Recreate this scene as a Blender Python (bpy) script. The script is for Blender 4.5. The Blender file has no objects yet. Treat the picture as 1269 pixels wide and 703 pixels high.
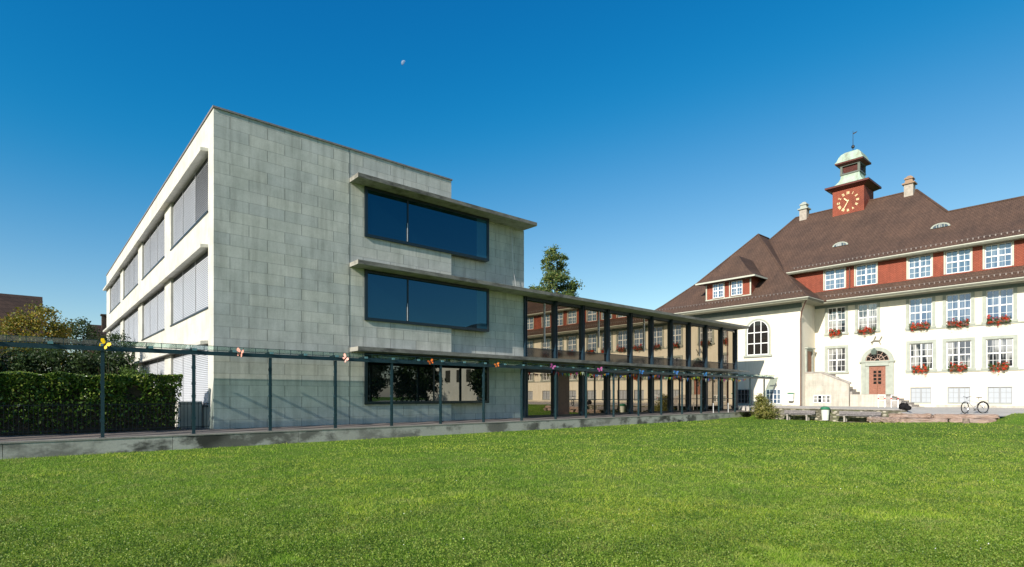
import bpy, math, random
import numpy as np
from mathutils import Vector, Matrix, noise
R = math.radians
rng = np.random.default_rng(7)
random.seed(7)
SC = bpy.context.scene
COL = SC.collection

# ---------------------------------------------------------------- camera
cam_d = bpy.data.cameras.new('camera')
cam = bpy.data.objects.new('camera', cam_d)
COL.objects.link(cam)
cam.location = (0, 0, 1.258)
cam.rotation_euler = (R(90), 0, -math.atan2(.6558, .7549))
cam_d.sensor_width = 36
cam_d.lens = 36 * 686.7 / 1269
cam_d.shift_y = 138.5 / 1269
cam_d.clip_start = .1
cam_d.clip_end = 5000
SC.camera = cam

# ---------------------------------------------------------------- light
SUN = Vector((1, .20, -.52)).normalized()          # direction the light travels
world = bpy.data.worlds.new('World')
SC.world = world
world.use_nodes = True
wn = world.node_tree
wn.nodes.clear()
sky = wn.nodes.new('ShaderNodeTexSky')
sky.sky_type = 'NISHITA'
sky.sun_disc = False
sky.sun_elevation = math.asin(-SUN.z)
sky.sun_rotation = math.atan2(-SUN.x, -SUN.y) % (2 * math.pi)
sky.altitude = 400
sky.air_density = 1.0
sky.dust_density = .6
sky.ozone_density = 2.2
EXPO = .6
BGS = .12
sp_ = wn.nodes.new('ShaderNodeSeparateColor'); cm_ = wn.nodes.new('ShaderNodeCombineColor')
wn.links.new(sky.outputs[0], sp_.inputs[0])
def wmath(op, a, b):
    nd = wn.nodes.new('ShaderNodeMath'); nd.operation = op
    for so, v in ((nd.inputs[0], a), (nd.inputs[1], b)):
        if hasattr(v, 'is_linked'): wn.links.new(v, so)
        else: so.default_value = v
    return nd.outputs[0]
gain = 1 / (BGS * 2 ** EXPO)
# grade of the sky like a polarised, deep blue photograph: per-channel curve
for ch, (pw, mul, off) in enumerate(((1.0, 2.75, -.090), (1.22, 2.50, 0), (.77, 1.58, 0))):
    t_ = wmath('MULTIPLY', sp_.outputs[ch], .075)
    if off:
        t_ = wmath('ADD', t_, off)
        t_ = wmath('MULTIPLY', wmath('ADD', t_, wmath('SQRT', wmath('ADD', wmath('MULTIPLY', t_, t_), .00018), 0)), .5)
    t_ = wmath('MULTIPLY', wmath('POWER', t_, pw), mul)
    t_ = wmath('MULTIPLY', wmath('MINIMUM', t_, 1.3), gain)
    wn.links.new(t_, cm_.inputs[ch])
bg = wn.nodes.new('ShaderNodeBackground')
bg.inputs[1].default_value = BGS
wo = wn.nodes.new('ShaderNodeOutputWorld')
wn.links.new(cm_.outputs[0], bg.inputs[0])
wn.links.new(bg.outputs[0], wo.inputs[0])
sun_d = bpy.data.lights.new('sun', 'SUN')
sun_d.energy = 4.4
sun_d.angle = R(.53)
sun_d.color = (1, .93, .82)
sun = bpy.data.objects.new('sun', sun_d)
COL.objects.link(sun)
sun.rotation_euler = SUN.to_track_quat('-Z', 'Y').to_euler()
sun.location = (-60, -10, 40)
SC.view_settings.view_transform = 'Standard'
SC.view_settings.look = 'None'
SC.view_settings.gamma = 1
SC.view_settings.use_curve_mapping = False
SC.view_settings.exposure = EXPO
SC.render.engine = 'CYCLES'
SC.cycles.max_bounces = 6
SC.cycles.transparent_max_bounces = 12
SC.cycles.caustics_reflective = False
SC.cycles.caustics_refractive = False

# ---------------------------------------------------------------- materials
class NT:
    def __init__(s, name):
        s.m = bpy.data.materials.new(name); s.m.use_nodes = True
        s.t = s.m.node_tree; s.t.nodes.clear()
        s.out = s.n('OutputMaterial')
    def n(s, typ, **kw):
        nd = s.t.nodes.new('ShaderNode' + typ)
        for k, v in kw.items(): setattr(nd, k, v)
        return nd
    def l(s, a, b): s.t.links.new(a, b)
    def pos(s):
        return s.n('NewGeometry').outputs['Position']
    def noise(s, vec, scale, detail=4, rough=.55):
        nd = s.n('TexNoise'); nd.inputs['Scale'].default_value = scale
        nd.inputs['Detail'].default_value = detail; nd.inputs['Roughness'].default_value = rough
        if vec is not None: s.l(vec, nd.inputs['Vector'])
        return nd.outputs['Fac']
    def ramp(s, fac, *stops):
        nd = s.n('ValToRGB'); cr = nd.color_ramp
        while len(cr.elements) < len(stops): cr.elements.new(.5)
        for e, (p, c) in zip(cr.elements, stops):
            e.position = p; e.color = (*c, 1) if len(c) == 3 else c
        s.l(fac, nd.inputs[0]); return nd.outputs[0]
    def mix(s, fac, a, b, mode='MIX'):
        nd = s.n('Mix', data_type='RGBA', blend_type=mode)
        for sock, v in ((nd.inputs[0], fac), (nd.inputs[6], a), (nd.inputs[7], b)):
            if hasattr(v, 'links') or hasattr(v, 'is_linked'): s.l(v, sock)
            elif isinstance(v, (int, float)): sock.default_value = v
            else: sock.default_value = (*v, 1)
        return nd.outputs[2]
    def math(s, op, a, b=0):
        nd = s.n('Math', operation=op)
        for sock, v in ((nd.inputs[0], a), (nd.inputs[1], b)):
            if hasattr(v, 'is_linked'): s.l(v, sock)
            else: sock.default_value = v
        return nd.outputs[0]
    def mapping(s, vec, scale):
        nd = s.n('Mapping'); nd.inputs['Scale'].default_value = scale
        s.l(vec, nd.inputs[0]); return nd.outputs[0]
    def wallvec(s):
        """(x+y, z): works on walls along either axis"""
        sp = s.n('SeparateXYZ'); s.l(s.pos(), sp.inputs[0])
        c = s.n('CombineXYZ')
        s.l(s.math('ADD', sp.outputs[0], sp.outputs[1]), c.inputs[0]); s.l(sp.outputs[2], c.inputs[1])
        return c.outputs[0], sp
    def pbr(s, col, rough=.8, spec=.3, metal=0, bump=None, bs=.3, bd=.02, extra=None):
        p = s.n('BsdfPrincipled')
        if hasattr(col, 'is_linked'): s.l(col, p.inputs['Base Color'])
        else: p.inputs['Base Color'].default_value = (*col, 1)
        if hasattr(rough, 'is_linked'): s.l(rough, p.inputs['Roughness'])
        else: p.inputs['Roughness'].default_value = rough
        p.inputs['Specular IOR Level'].default_value = spec
        p.inputs['Metallic'].default_value = metal
        if bump is not None:
            b = s.n('Bump'); b.inputs['Strength'].default_value = bs; b.inputs['Distance'].default_value = bd
            s.l(bump, b.inputs['Height']); s.l(b.outputs[0], p.inputs['Normal'])
        s.l(p.outputs[0], s.out.inputs[0])
        return s.m

def plain(name, col, rough=.7, spec=.3, metal=0, var=.12, scale=6):
    t = NT(name); p = t.pos()
    n = t.noise(p, scale, 5)
    c = t.ramp(n, (.3, tuple(max(0, v * (1 - var)) for v in col)), (.7, tuple(min(1, v * (1 + var)) for v in col)))
    return t.pbr(c, rough, spec, metal, n, .1, .005)

def panel_concrete(name, ca, cb, mort, joint=.012, streak=.35):
    t = NT(name); v, sp = t.wallvec()
    off = t.n('VectorMath', operation='ADD'); t.l(v, off.inputs[0]); off.inputs[1].default_value = (-.80, .12, 0)
    b = t.n('TexBrick'); b.offset = .5
    t.l(off.outputs[0], b.inputs['Vector'])
    for k, val in (('Scale', 1), ('Mortar Size', joint), ('Mortar Smooth', .1), ('Bias', 0), ('Brick Width', 1.35), ('Row Height', .44)):
        b.inputs[k].default_value = val
    b.inputs['Color1'].default_value = (*ca, 1); b.inputs['Color2'].default_value = (*cb, 1)
    b.inputs['Mortar'].default_value = (*mort, 1)
    p = t.pos()
    n1 = t.noise(p, 1.1, 6, .6)
    n2 = t.noise(t.mapping(p, (2.2, 2.2, .22)), 1.6, 6, .65)
    n3 = t.noise(p, 18, 4, .7)
    zz = t.math('ABSOLUTE', t.math('SUBTRACT', t.math('FRACT', t.math('DIVIDE', t.math('ADD', sp.outputs[2], .12), .44)), .5))
    hm = t.math('MULTIPLY', t.math('GREATER_THAN', zz, .5 - joint * .8 / .44), .62)
    bc = t.mix(hm, b.outputs['Color'], tuple((x + y) / 2 for x, y in zip(ca, cb)))
    c = t.mix(1, bc, t.ramp(n1, (.3, (.82, .83, .80)), (.7, (1.12, 1.1, 1.08))), 'MULTIPLY')
    c = t.mix(1, c, t.ramp(n2, (.34, (1 - streak, 1 - streak, 1 - streak * 1.05)), (.55, (1, 1, 1))), 'MULTIPLY')
    c = t.mix(1, c, t.ramp(n3, (.3, (.92, .92, .92)), (.7, (1.05, 1.05, 1.05))), 'MULTIPLY')
    h = t.math('ADD', t.math('MULTIPLY', b.outputs['Fac'], -1), t.math('MULTIPLY', n3, .25))
    return t.pbr(c, .85, .2, 0, h, .35, .006)

def concrete(name, ca, cb, dark, lo=.36, hi=.6, sc=1.0, stretch=(1, 1, 1)):
    t = NT(name); p = t.pos()
    n1 = t.noise(t.mapping(p, stretch), sc, 7, .62); n2 = t.noise(p, 14, 5, .7); n3 = t.noise(p, .35, 3)
    c = t.mix(t.ramp(n1, (lo, (0, 0, 0)), (hi, (1, 1, 1))), dark, ca)
    c = t.mix(t.ramp(n3, (.35, (0, 0, 0)), (.65, (1, 1, 1))), c, t.mix(.6, c, cb))
    c = t.mix(1, c, t.ramp(n2, (.3, (.85, .85, .85)), (.7, (1.08, 1.08, 1.08))), 'MULTIPLY')
    return t.pbr(c, .88, .2, 0, n2, .35, .01)

def tiles(name, col, w=.24, h=.17, axis='wall'):
    t = NT(name); p = t.pos()
    if axis == 'slope':
        sp = t.n('SeparateXYZ'); t.l(p, sp.inputs[0]); cc = t.n('CombineXYZ'); t.l(sp.outputs[1], cc.inputs[0]); t.l(sp.outputs[2], cc.inputs[1]); v = cc.outputs[0]
    else: v, sp = t.wallvec()
    b = t.n('TexBrick'); b.offset = .5; t.l(v, b.inputs['Vector'])
    for k, val in (('Scale', 1), ('Mortar Size', .012), ('Mortar Smooth', .3), ('Brick Width', w), ('Row Height', h)):
        b.inputs[k].default_value = val
    b.inputs['Color1'].default_value = (*[x * .92 for x in col], 1)
    b.inputs['Color2'].default_value = (*[x * 1.12 for x in col], 1)
    b.inputs['Mortar'].default_value = (*[x * .4 for x in col], 1)
    n = t.noise(p, .5, 6, .6); n2 = t.noise(t.mapping(v, (3.2, .35, 1)), 1.2, 5, .6)
    c = t.mix(1, b.outputs['Color'], t.ramp(n, (.32, (.8, .82, .82)), (.68, (1.18, 1.14, 1.08))), 'MULTIPLY')
    c = t.mix(1, c, t.ramp(n2, (.3, (.85, .85, .85)), (.7, (1.12, 1.1, 1.06))), 'MULTIPLY')
    return t.pbr(c, .8, .25, 0, t.math('MULTIPLY', b.outputs['Fac'], -1), .6, .02)

def glassy(name, base, refl, fac, rough=.015, trans=None, wav=.0, curt=None):
    t = NT(name)
    g = t.n('BsdfGlossy'); g.inputs['Color'].default_value = (*refl, 1); g.inputs['Roughness'].default_value = rough
    if trans is None:
        d = t.n('BsdfDiffuse'); d.inputs[0].default_value = (*base, 1)
        if curt:
            nz = t.noise(t.mapping(t.pos(), (0, 1.9, .25)), 1.0, 2, .5); fo = t.noise(t.mapping(t.pos(), (0, 14, .2)), 1.0, 2)
            cc = t.mix(t.ramp(nz, (.47, (0, 0, 0)), (.53, (1, 1, 1))), base, t.mix(fo, tuple(x * .6 for x in curt), curt))
            t.l(cc, d.inputs[0])
    else:
        d = t.n('BsdfTransparent'); d.inputs[0].default_value = (*trans, 1)
    if wav:
        nz = t.noise(t.pos(), .8, 1)
        bp = t.n('Bump'); bp.inputs['Strength'].default_value = wav; bp.inputs['Distance'].default_value = .02
        t.l(nz, bp.inputs['Height']); t.l(bp.outputs[0], g.inputs['Normal'])
    mx = t.n('MixShader')
    lw = t.n('LayerWeight'); lw.inputs['Blend'].default_value = .35
    f = t.math('MINIMUM', t.math('ADD', t.math('MULTIPLY', lw.outputs['Fresnel'], .45), fac), 1)
    t.l(f, mx.inputs[0]); t.l(d.outputs[0], mx.inputs[1]); t.l(g.outputs[0], mx.inputs[2])
    t.l(mx.outputs[0], t.out.inputs[0])
    return t.m

def leafmat(name, cols, trans=.35, rough=.5):
    t = NT(name)
    g = t.n('NewGeometry')
    stops = [(i / (len(cols) - 1), c) for i, c in enumerate(cols)]
    c = t.ramp(g.outputs['Random Per Island'], *stops)
    nz = t.noise(t.pos(), .9, 3)
    c = t.mix(1, c, t.ramp(nz, (.35, (.7, .75, .7)), (.65, (1.25, 1.2, 1.1))), 'MULTIPLY')
    p = t.n('BsdfPrincipled'); t.l(c, p.inputs['Base Color']); p.inputs['Roughness'].default_value = rough
    p.inputs['Specular IOR Level'].default_value = .35
    tr = t.n('BsdfTranslucent'); t.l(c, tr.inputs[0])
    mx = t.n('MixShader'); mx.inputs[0].default_value = trans
    t.l(p.outputs[0], mx.inputs[1]); t.l(tr.outputs[0], mx.inputs[2]); t.l(mx.outputs[0], t.out.inputs[0])
    return t.m

M = {}
M['panel'] = panel_concrete('panel_concrete', (.545, .545, .50), (.465, .48, .465), (.17, .175, .165), .010, .22)
M['panel_light'] = panel_concrete('panel_light', (.60, .59, .545), (.57, .56, .52), (.47, .455, .41), .006, .08)
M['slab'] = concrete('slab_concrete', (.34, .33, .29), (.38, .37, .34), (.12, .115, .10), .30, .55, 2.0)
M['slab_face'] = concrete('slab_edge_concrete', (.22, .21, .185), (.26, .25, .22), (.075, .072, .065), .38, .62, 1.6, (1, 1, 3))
M['kerb'] = concrete('stained_kerb', (.46, .45, .40), (.36, .35, .31), (.05, .05, .042), .43, .55, .9, (1, 1, 1.6))
M['kerb_top'] = concrete('kerb_top', (.33, .31, .27), (.3, .28, .25), (.2, .19, .17), .3, .6, 1.5)
M['pave'] = concrete('pavement', (.17, .15, .14), (.2, .16, .14), (.1, .1, .095), .3, .6, 1.5)
M['teal'] = plain('dark_teal_steel', (.013, .038, .048), .45, .4, 0, .2)
M['teal_sunlit'] = plain('teal_steel_sunlit', (.12, .25, .27), .4, .5, 0, .2)
M['navy'] = plain('navy_steel', (.006, .024, .042), .45, .5, 0, .15)
M['navy_frame'] = plain('window_box_steel', (.007, .016, .022), .35, .5, 0, .15)
M['canopy_glass'] = glassy('canopy_glass', None, (.9, 1, 1), .05, .02, (.80, .88, .855))
M['blue_glass'] = glassy('deep_window_glass', (.001, .006, .010), (.33, .75, 1.0), .105, .01, None, .02)
M['side_glass'] = glassy('corner_window_glass', (.02, .07, .105), (.4, .8, 1.0), .08, .01)
M['ground_glass'] = glassy('ground_window_glass', (.006, .008, .008), (.9, .95, .95), .14, .01, None, .03)
M['link_glass'] = glassy('link_glass', (.012, .013, .012), (1, .88, .72), .33, .008, None, .035)
M['link_glass_dark'] = glassy('link_spandrel_glass', (.012, .012, .014), (1, .9, .8), .05, .05)
M['old_glass'] = glassy('old_window_glass', (.022, .026, .03), (.85, .93, 1), .16, .02, None, .06, (.42, .42, .40))
M['curtain_glass'] = glassy('curtained_window_glass', (.05, .09, .15), (.6, .8, 1), .15, .02, None, .06, (.17, .23, .30))
M['frost'] = glassy('frosted_glass', (.42, .45, .49), (1, 1, 1), .05, .2)
M['arch_glass'] = glassy('arch_window_glass', (.02, .018, .016), (.9, .9, .9), .04, .03, None, .05)
M['roof'] = tiles('brown_roof_tiles', (.100, .062, .047), .24, .15, 'slope')
M['roof_dark'] = tiles('old_dark_tiles', (.045, .029, .023), .42, .3)
M['red'] = tiles('red_wall_shingle', (.30, .082, .052), .2, .09)
M['white_frame'] = plain('white_frame_paint', (.8, .8, .79), .5, .3, 0, .04)
M['sandstone'] = plain('greenish_sandstone', (.36, .385, .335), .85, .2, 0, .12, 3)
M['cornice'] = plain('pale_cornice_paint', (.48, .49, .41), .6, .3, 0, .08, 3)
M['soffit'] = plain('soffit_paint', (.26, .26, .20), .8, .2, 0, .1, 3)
M['granite'] = panel_concrete('pale_granite', (.56, .52, .46), (.5, .47, .42), (.36, .33, .3), .008, .2)
M['step'] = concrete('step_stone', (.42, .39, .36), (.38, .35, .32), (.24, .21, .19), .3, .6, 2.5)
M['wood_door'] = plain('oak_door', (.27, .115, .075), .5, .4, 0, .25, 9)
M['brown_door'] = plain('brown_door', (.2, .08, .04), .5, .4, 0, .25, 9)
M['copper'] = concrete('verdigris_copper', (.34, .48, .39), (.46, .54, .43), (.16, .15, .10), .34, .56, 2.2, (1, 1, .4))
M['gold'] = plain('gilt', (.85, .68, .38), .4, .5, 0, .1)
M['iron'] = plain('black_iron', (.012, .012, .014), .5, .4, 0, .2)
M['brown_metal'] = plain('brown_downpipe', (.12, .055, .04), .5, .4, 0, .2)
M['eave_wood'] = plain('dark_red_eave', (.12, .035, .028), .6, .3, 0, .2)
M['bark'] = plain('bark', (.075, .055, .04), .9, .1, 0, .4, 8)
M['white_plastic'] = plain('white_plastic', (.68, .7, .64), .5, .3, 0, .1, 5)
M['green_plastic'] = plain('green_plastic', (.03, .16, .085), .45, .4, 0, .1)
M['grey_plank'] = plain('weathered_plank', (.20, .185, .185), .85, .2, 0, .25, 10)
M['red_paint'] = plain('red_paint', (.55, .03, .02), .5, .3)
M['black_cloth'] = plain('black_cloth', (.014, .013, .014), .9, .1, 0, .3)
M['rubber'] = plain('rubber', (.014, .014, .014), .8, .2)
M['silver'] = plain('silver_paint', (.55, .55, .56), .35, .5, .3, .1)
M['chrome'] = plain('chrome', (.5, .5, .5), .25, .5, .9, .05)

M['grey_frame'] = plain('grey_frame_paint', (.30, .31, .32), .5, .3, 0, .06)
def cream():
    t = NT('cream_render'); p = t.pos()
    n1 = t.noise(p, .5, 6, .6); n2 = t.noise(p, 25, 3, .7)
    sp = t.n('SeparateXYZ'); t.l(p, sp.inputs[0])
    c = t.ramp(n1, (.3, (.71, .655, .54)), (.7, (.77, .725, .61)))
    n3 = t.noise(t.mapping(p, (2.5, 2.5, .25)), 1.3, 5, .65)
    c = t.mix(1, c, t.ramp(n3, (.35, (.92, .91, .88)), (.5, (1, 1, 1))), 'MULTIPLY')
    return t.pbr(c, .9, .15, 0, n2, .25, .01)
M['cream'] = cream()

def blinds(name, c1, c2, open_=False):
    t = NT(name); p = t.pos()
    sp = t.n('SeparateXYZ'); t.l(p, sp.inputs[0])
    n = t.noise(p, .7, 3)
    c = t.ramp(n, (.3, c1), (.7, c2))
    return t.pbr(c, .45, .4, .0)
M['blind'] = blinds('blind_slats', (.46, .48, .52), (.52, .54, .58))

def lawnmat():
    t = NT('lawn_ground'); p = t.pos()
    a = t.noise(p, .35, 6, .62); b = t.noise(p, 2.4, 6, .65); c = t.noise(p, 30, 4, .7)
    col = t.ramp(a, (.30, (.08, .16, .018)), (.50, (.12, .23, .026)), (.68, (.18, .25, .05)))
    col = t.mix(t.ramp(b, (.55, (0, 0, 0)), (.75, (.6, .6, .6))), col, (.12, .125, .035))
    col = t.mix(1, col, t.ramp(c, (.3, (.45, .45, .45)), (.7, (1.25, 1.25, 1.2))), 'MULTIPLY')
    return t.pbr(col, .9, .1, 0, c, .8, .04)
M['lawn'] = lawnmat()
def grassmat(name, cols, dry):
    t = NT(name); g = t.n('NewGeometry'); p = g.outputs['Position']
    base = t.ramp(g.outputs['Random Per Island'], *[(i / (len(cols) - 1), c) for i, c in enumerate(cols)])
    a = t.noise(p, .28, 6, .62); b = t.noise(p, 1.7, 5, .6)
    col = t.mix(1, base, t.ramp(a, (.34, (.55, .72, .55)), (.5, (.95, .95, .95)), (.64, (1.32, 1.12, 1.1))), 'MULTIPLY')
    col = t.mix(t.ramp(b, (.48, (0, 0, 0)), (.68, (.75, .75, .75))), col, dry)
    q = t.n('BsdfPrincipled'); t.l(col, q.inputs['Base Color']); q.inputs['Roughness'].default_value = .55
    q.inputs['Specular IOR Level'].default_value = .25
    tr = t.n('BsdfTranslucent'); t.l(col, tr.inputs[0])
    mx = t.n('MixShader'); mx.inputs[0].default_value = .45
    t.l(q.outputs[0], mx.inputs[1]); t.l(tr.outputs[0], mx.inputs[2]); t.l(mx.outputs[0], t.out.inputs[0])
    return t.m
M['grass'] = grassmat('grass_blades', [(.18, .32, .02), (.30, .48, .04), (.42, .58, .07), (.54, .59, .14)], (.44, .42, .16))
M['weed'] = leafmat('clover_leaves', [(.07, .13, .018), (.13, .23, .026), (.20, .31, .04), (.31, .36, .09)], .35)
M['daisy'] = plain('daisy_white', (.8, .8, .74), .6)
def gravelmat():
    t = NT('courtyard_gravel'); p = t.pos()
    a = t.noise(p, .6, 5); c = t.noise(p, 22, 4, .7)
    col = t.ramp(a, (.3, (.43, .41, .38)), (.7, (.52, .49, .455)))
    col = t.mix(1, col, t.ramp(c, (.3, (.8, .8, .8)), (.7, (1.12, 1.12, 1.12))), 'MULTIPLY')
    return t.pbr(col, .92, .1, 0, c, .6, .02)
M['gravel'] = gravelmat()
def rubble():
    t = NT('rubble_stone'); p = t.pos()
    v = t.n('TexVoronoi'); v.inputs['Scale'].default_value = 3.2; t.l(t.mapping(p, (1, 1, 1.8)), v.inputs['Vector'])
    sep = t.n('SeparateColor'); t.l(v.outputs['Color'], sep.inputs[0])
    c = t.ramp(sep.outputs[0], (0, (.17, .14, .10)), (.5, (.34, .31, .25)), (1, (.58, .54, .46)))
    c = t.mix(t.ramp(v.outputs['Distance'], (.28, (0, 0, 0)), (.42, (.8, .8, .8))), c, (.06, .06, .04))
    c = t.mix(t.ramp(t.noise(p, 2.5), (.55, (0, 0, 0)), (.7, (.6, .6, .6))), c, (.12, .15, .05))
    return t.pbr(c, .92, .1, 0, t.math('MULTIPLY', v.outputs['Distance'], -1), .8, .08)
M['rubble'] = rubble()
def logm():
    t = NT('old_timber'); p = t.pos()
    n = t.noise(t.mapping(p, (9, .5, 14)), 2.2, 7, .75); n2 = t.noise(p, 1.2, 4)
    c = t.ramp(n, (.36, (.07, .045, .035)), (.48, (.33, .23, .185)), (.64, (.50, .39, .33)))
    c = t.mix(t.ramp(n2, (.5, (0, 0, 0)), (.7, (.5, .5, .5))), c, (.3, .27, .25))
    return t.pbr(c, .9, .1, 0, n, .9, .06)
M['log'] = logm()

# ---------------------------------------------------------------- mesh helpers
class MB:
    def __init__(s): s.v = []; s.f = []
    def add(s, vs, fs):
        b = len(s.v); s.v += [tuple(q) for q in vs]; s.f += [tuple(i + b for i in q) for q in fs]; return s
    def box(s, x0, x1, y0, y1, z0, z1):
        if x0 > x1: x0, x1 = x1, x0
        if y0 > y1: y0, y1 = y1, y0
        if z0 > z1: z0, z1 = z1, z0
        return s.add([(x0, y0, z0), (x1, y0, z0), (x1, y1, z0), (x0, y1, z0), (x0, y0, z1), (x1, y0, z1), (x1, y1, z1), (x0, y1, z1)],
                     [(0, 3, 2, 1), (4, 5, 6, 7), (0, 1, 5, 4), (1, 2, 6, 5), (2, 3, 7, 6), (3, 0, 4, 7)])
    def poly(s, vs): return s.add(vs, [tuple(range(len(vs)))])
    def prism(s, pts, d):
        """closed polygon pts extruded by vector d"""
        n = len(pts); d = Vector(d)
        top = [tuple(Vector(p) + d) for p in pts]
        return s.add(list(pts) + top, [tuple(range(n))[::-1], tuple(range(n, 2 * n))] + [(i, (i + 1) % n, n + (i + 1) % n, n + i) for i in range(n)])
    def tube(s, path, r, n=8, r1=None, cap=True):
        path = [Vector(p) for p in path]; rings = []
        m = len(path)
        for i, p in enumerate(path):
            d = (path[min(i + 1, m - 1)] - path[max(i - 1, 0)]).normalized()
            a = d.cross(Vector((0, 0, 1)))
            if a.length < .1: a = d.cross(Vector((1, 0, 0)))
            a.normalize(); b = d.cross(a)
            rr = r if r1 is None else r + (r1 - r) * i / (m - 1)
            if callable(r): rr = r(i / (m - 1))
            rings.append([tuple(p + a * rr * math.cos(2 * math.pi * k / n) + b * rr * math.sin(2 * math.pi * k / n)) for k in range(n)])
        vs = [q for g in rings for q in g]
        fs = [(i * n + k, i * n + (k + 1) % n, (i + 1) * n + (k + 1) % n, (i + 1) * n + k) for i in range(m - 1) for k in range(n)]
        if cap: fs += [tuple(range(n))[::-1], tuple(range((m - 1) * n, m * n))]
        return s.add(vs, fs)
    def loft(s, rings, cap=True):
        n = len(rings[0]); vs = [q for g in rings for q in g]
        fs = [(i * n + k, i * n + (k + 1) % n, (i + 1) * n + (k + 1) % n, (i + 1) * n + k) for i in range(len(rings) - 1) for k in range(n)]
        if cap: fs += [tuple(range(n))[::-1], tuple(range((len(rings) - 1) * n, len(rings) * n))]
        return s.add(vs, fs)
    def sq(s, cx, cy, prof):
        """square lofted profile [(half, z)...]"""
        return s.loft([[(cx - h, cy - h, z), (cx + h, cy - h, z), (cx + h, cy + h, z), (cx - h, cy + h, z)] for h, z in prof])
    def torus(s, c, ax, Rr, r, n=28, m=6):
        c = Vector(c); ax = Vector(ax).normalized()
        u = ax.cross(Vector((0, 0, 1)));
        if u.length < .1: u = ax.cross(Vector((1, 0, 0)))
        u.normalize(); w = ax.cross(u); vs = []
        for i in range(n):
            a = 2 * math.pi * i / n; d = u * math.cos(a) + w * math.sin(a)
            for j in range(m):
                b = 2 * math.pi * j / m
                vs.append(tuple(c + d * (Rr + r * math.cos(b)) + ax * r * math.sin(b)))
        return s.add(vs, [(i * m + j, ((i + 1) % n) * m + j, ((i + 1) % n) * m + (j + 1) % m, i * m + (j + 1) % m) for i in range(n) for j in range(m)])
    def mesh(s, name, mat):
        me = bpy.data.meshes.new(name)
        me.from_pydata(s.v, [], s.f); me.validate(); me.update()
        import bmesh
        bm = bmesh.new(); bm.from_mesh(me); bmesh.ops.recalc_face_normals(bm, faces=bm.faces); bm.to_mesh(me); bm.free()
        if mat: me.materials.append(mat)
        return me

def worldloc(o):
    l = Vector((0, 0, 0))
    while o: l += o.location; o = o.parent
    return l

def obj(name, mb, mat, parent=None, local=False, smooth=False):
    """link one mesh; vertices are given in world coordinates unless local"""
    if parent is not None and not local:
        w = worldloc(parent); mb.v = [(x - w.x, y - w.y, z - w.z) for x, y, z in mb.v]
    me = mb.mesh(name, mat)
    if smooth: me.polygons.foreach_set('use_smooth', [True] * len(me.polygons))
    o = bpy.data.objects.new(name, me); COL.objects.link(o)
    if parent is not None: o.parent = parent
    return o
def ref(name, me, parent, loc=(0, 0, 0), rz=0):
    o = bpy.data.objects.new(name, me); COL.objects.link(o); o.parent = parent; o.location = loc; o.rotation_euler.z = rz; return o
def thing(name, label, cat, loc=(0, 0, 0), rz=0, group=None):
    o = bpy.data.objects.new(name, None); o.empty_display_size = .3
    COL.objects.link(o); o.location = loc; o.rotation_euler.z = rz
    return tag(o, label, cat, group)
def tag(o, label, cat, group=None):
    o['label'] = label; o['category'] = cat
    if group: o['group'] = group
    return o
def struct(o): o['kind'] = 'structure'; return o

def wall_holes(mb, ax, c, depth, u0, u1, z0, z1, holes, inward=1):
    """wall sheet on plane ax=c with openings, reveals going inward by depth, plus a back sheet"""
    us = sorted({u0, u1, *[h[0] for h in holes], *[h[1] for h in holes]})
    zs = sorted({z0, z1, *[h[2] for h in holes], *[h[3] for h in holes]})
    def P(u, z, d):
        return (c + d * inward, u, z) if ax == 'X' else (u, c + d * inward, z)
    for i in range(len(us) - 1):
        # merge vertically
        zi = 0
        while zi < len(zs) - 1:
            um = (us[i] + us[i + 1]) / 2
            def inside(zm): return any(h[0] < um < h[1] and h[2] < zm < h[3] for h in holes)
            if inside((zs[zi] + zs[zi + 1]) / 2): zi += 1; continue
            zj = zi
            while zj + 1 < len(zs) - 1 and not inside((zs[zj + 1] + zs[zj + 2]) / 2): zj += 1
            a, b, e, f = us[i], us[i + 1], zs[zi], zs[zj + 1]
            for d in (0, depth): mb.poly([P(a, e, d), P(b, e, d), P(b, f, d), P(a, f, d)])
            zi = zj + 1
    for a, b, e, f in [(u0, u1, z0, z1)] + list(holes):
        for q in ([(a, e), (a, f)], [(b, e), (b, f)], [(a, e), (b, e)], [(a, f), (b, f)]):
            (p, r), (s_, t_) = q
            mb.poly([P(p, r, 0), P(s_, t_, 0), P(s_, t_, depth), P(p, r, depth)])
    return mb

def smooth01(x, a, b):
    t = min(1, max(0, (x - a) / (b - a))); return t * t * (3 - 2 * t)

# ---------------------------------------------------------------- setting: ground
def zlawn(x, y):
    z = -.58
    z += .30 * smooth01(x, 29, 38.5) * (1 - smooth01(y, 7, 14))
    z += .52 * smooth01(x, 38.3, 40.8) * (1 - smooth01(y, 4.9, 6.0))
    z += .08 * smooth01(x, 37, 41) * smooth01(y, 12, 16)
    z += .78 * smooth01(x, 41.3, 43.6) * smooth01(y, 18.5, 19.6) * (1 - smooth01(y, 20.0, 20.6))
    z -= .6 * smooth01(x, 42.4, 42.9) * (1 - smooth01(y, 10, 12))
    z += .015 * noise.noise(Vector((x * .25, y * .25, 0))) * min(1, 1)
    return z
def grid(name, xs, ys, zf, mat):
    n, m = len(xs), len(ys)
    mb = MB(); mb.v = [(x, y, zf(x, y)) for y in ys for x in xs]
    mb.f = [(j * n + i, j * n + i + 1, (j + 1) * n + i + 1, (j + 1) * n + i) for j in range(m - 1) for i in range(n - 1)]
    return struct(obj(name, mb, mat, smooth=True))
struct(obj('ground', MB().poly([(-600, -600, -.9), (900, -600, -.9), (900, 900, -.9), (-600, 900, -.9)]), M['lawn']))
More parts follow.
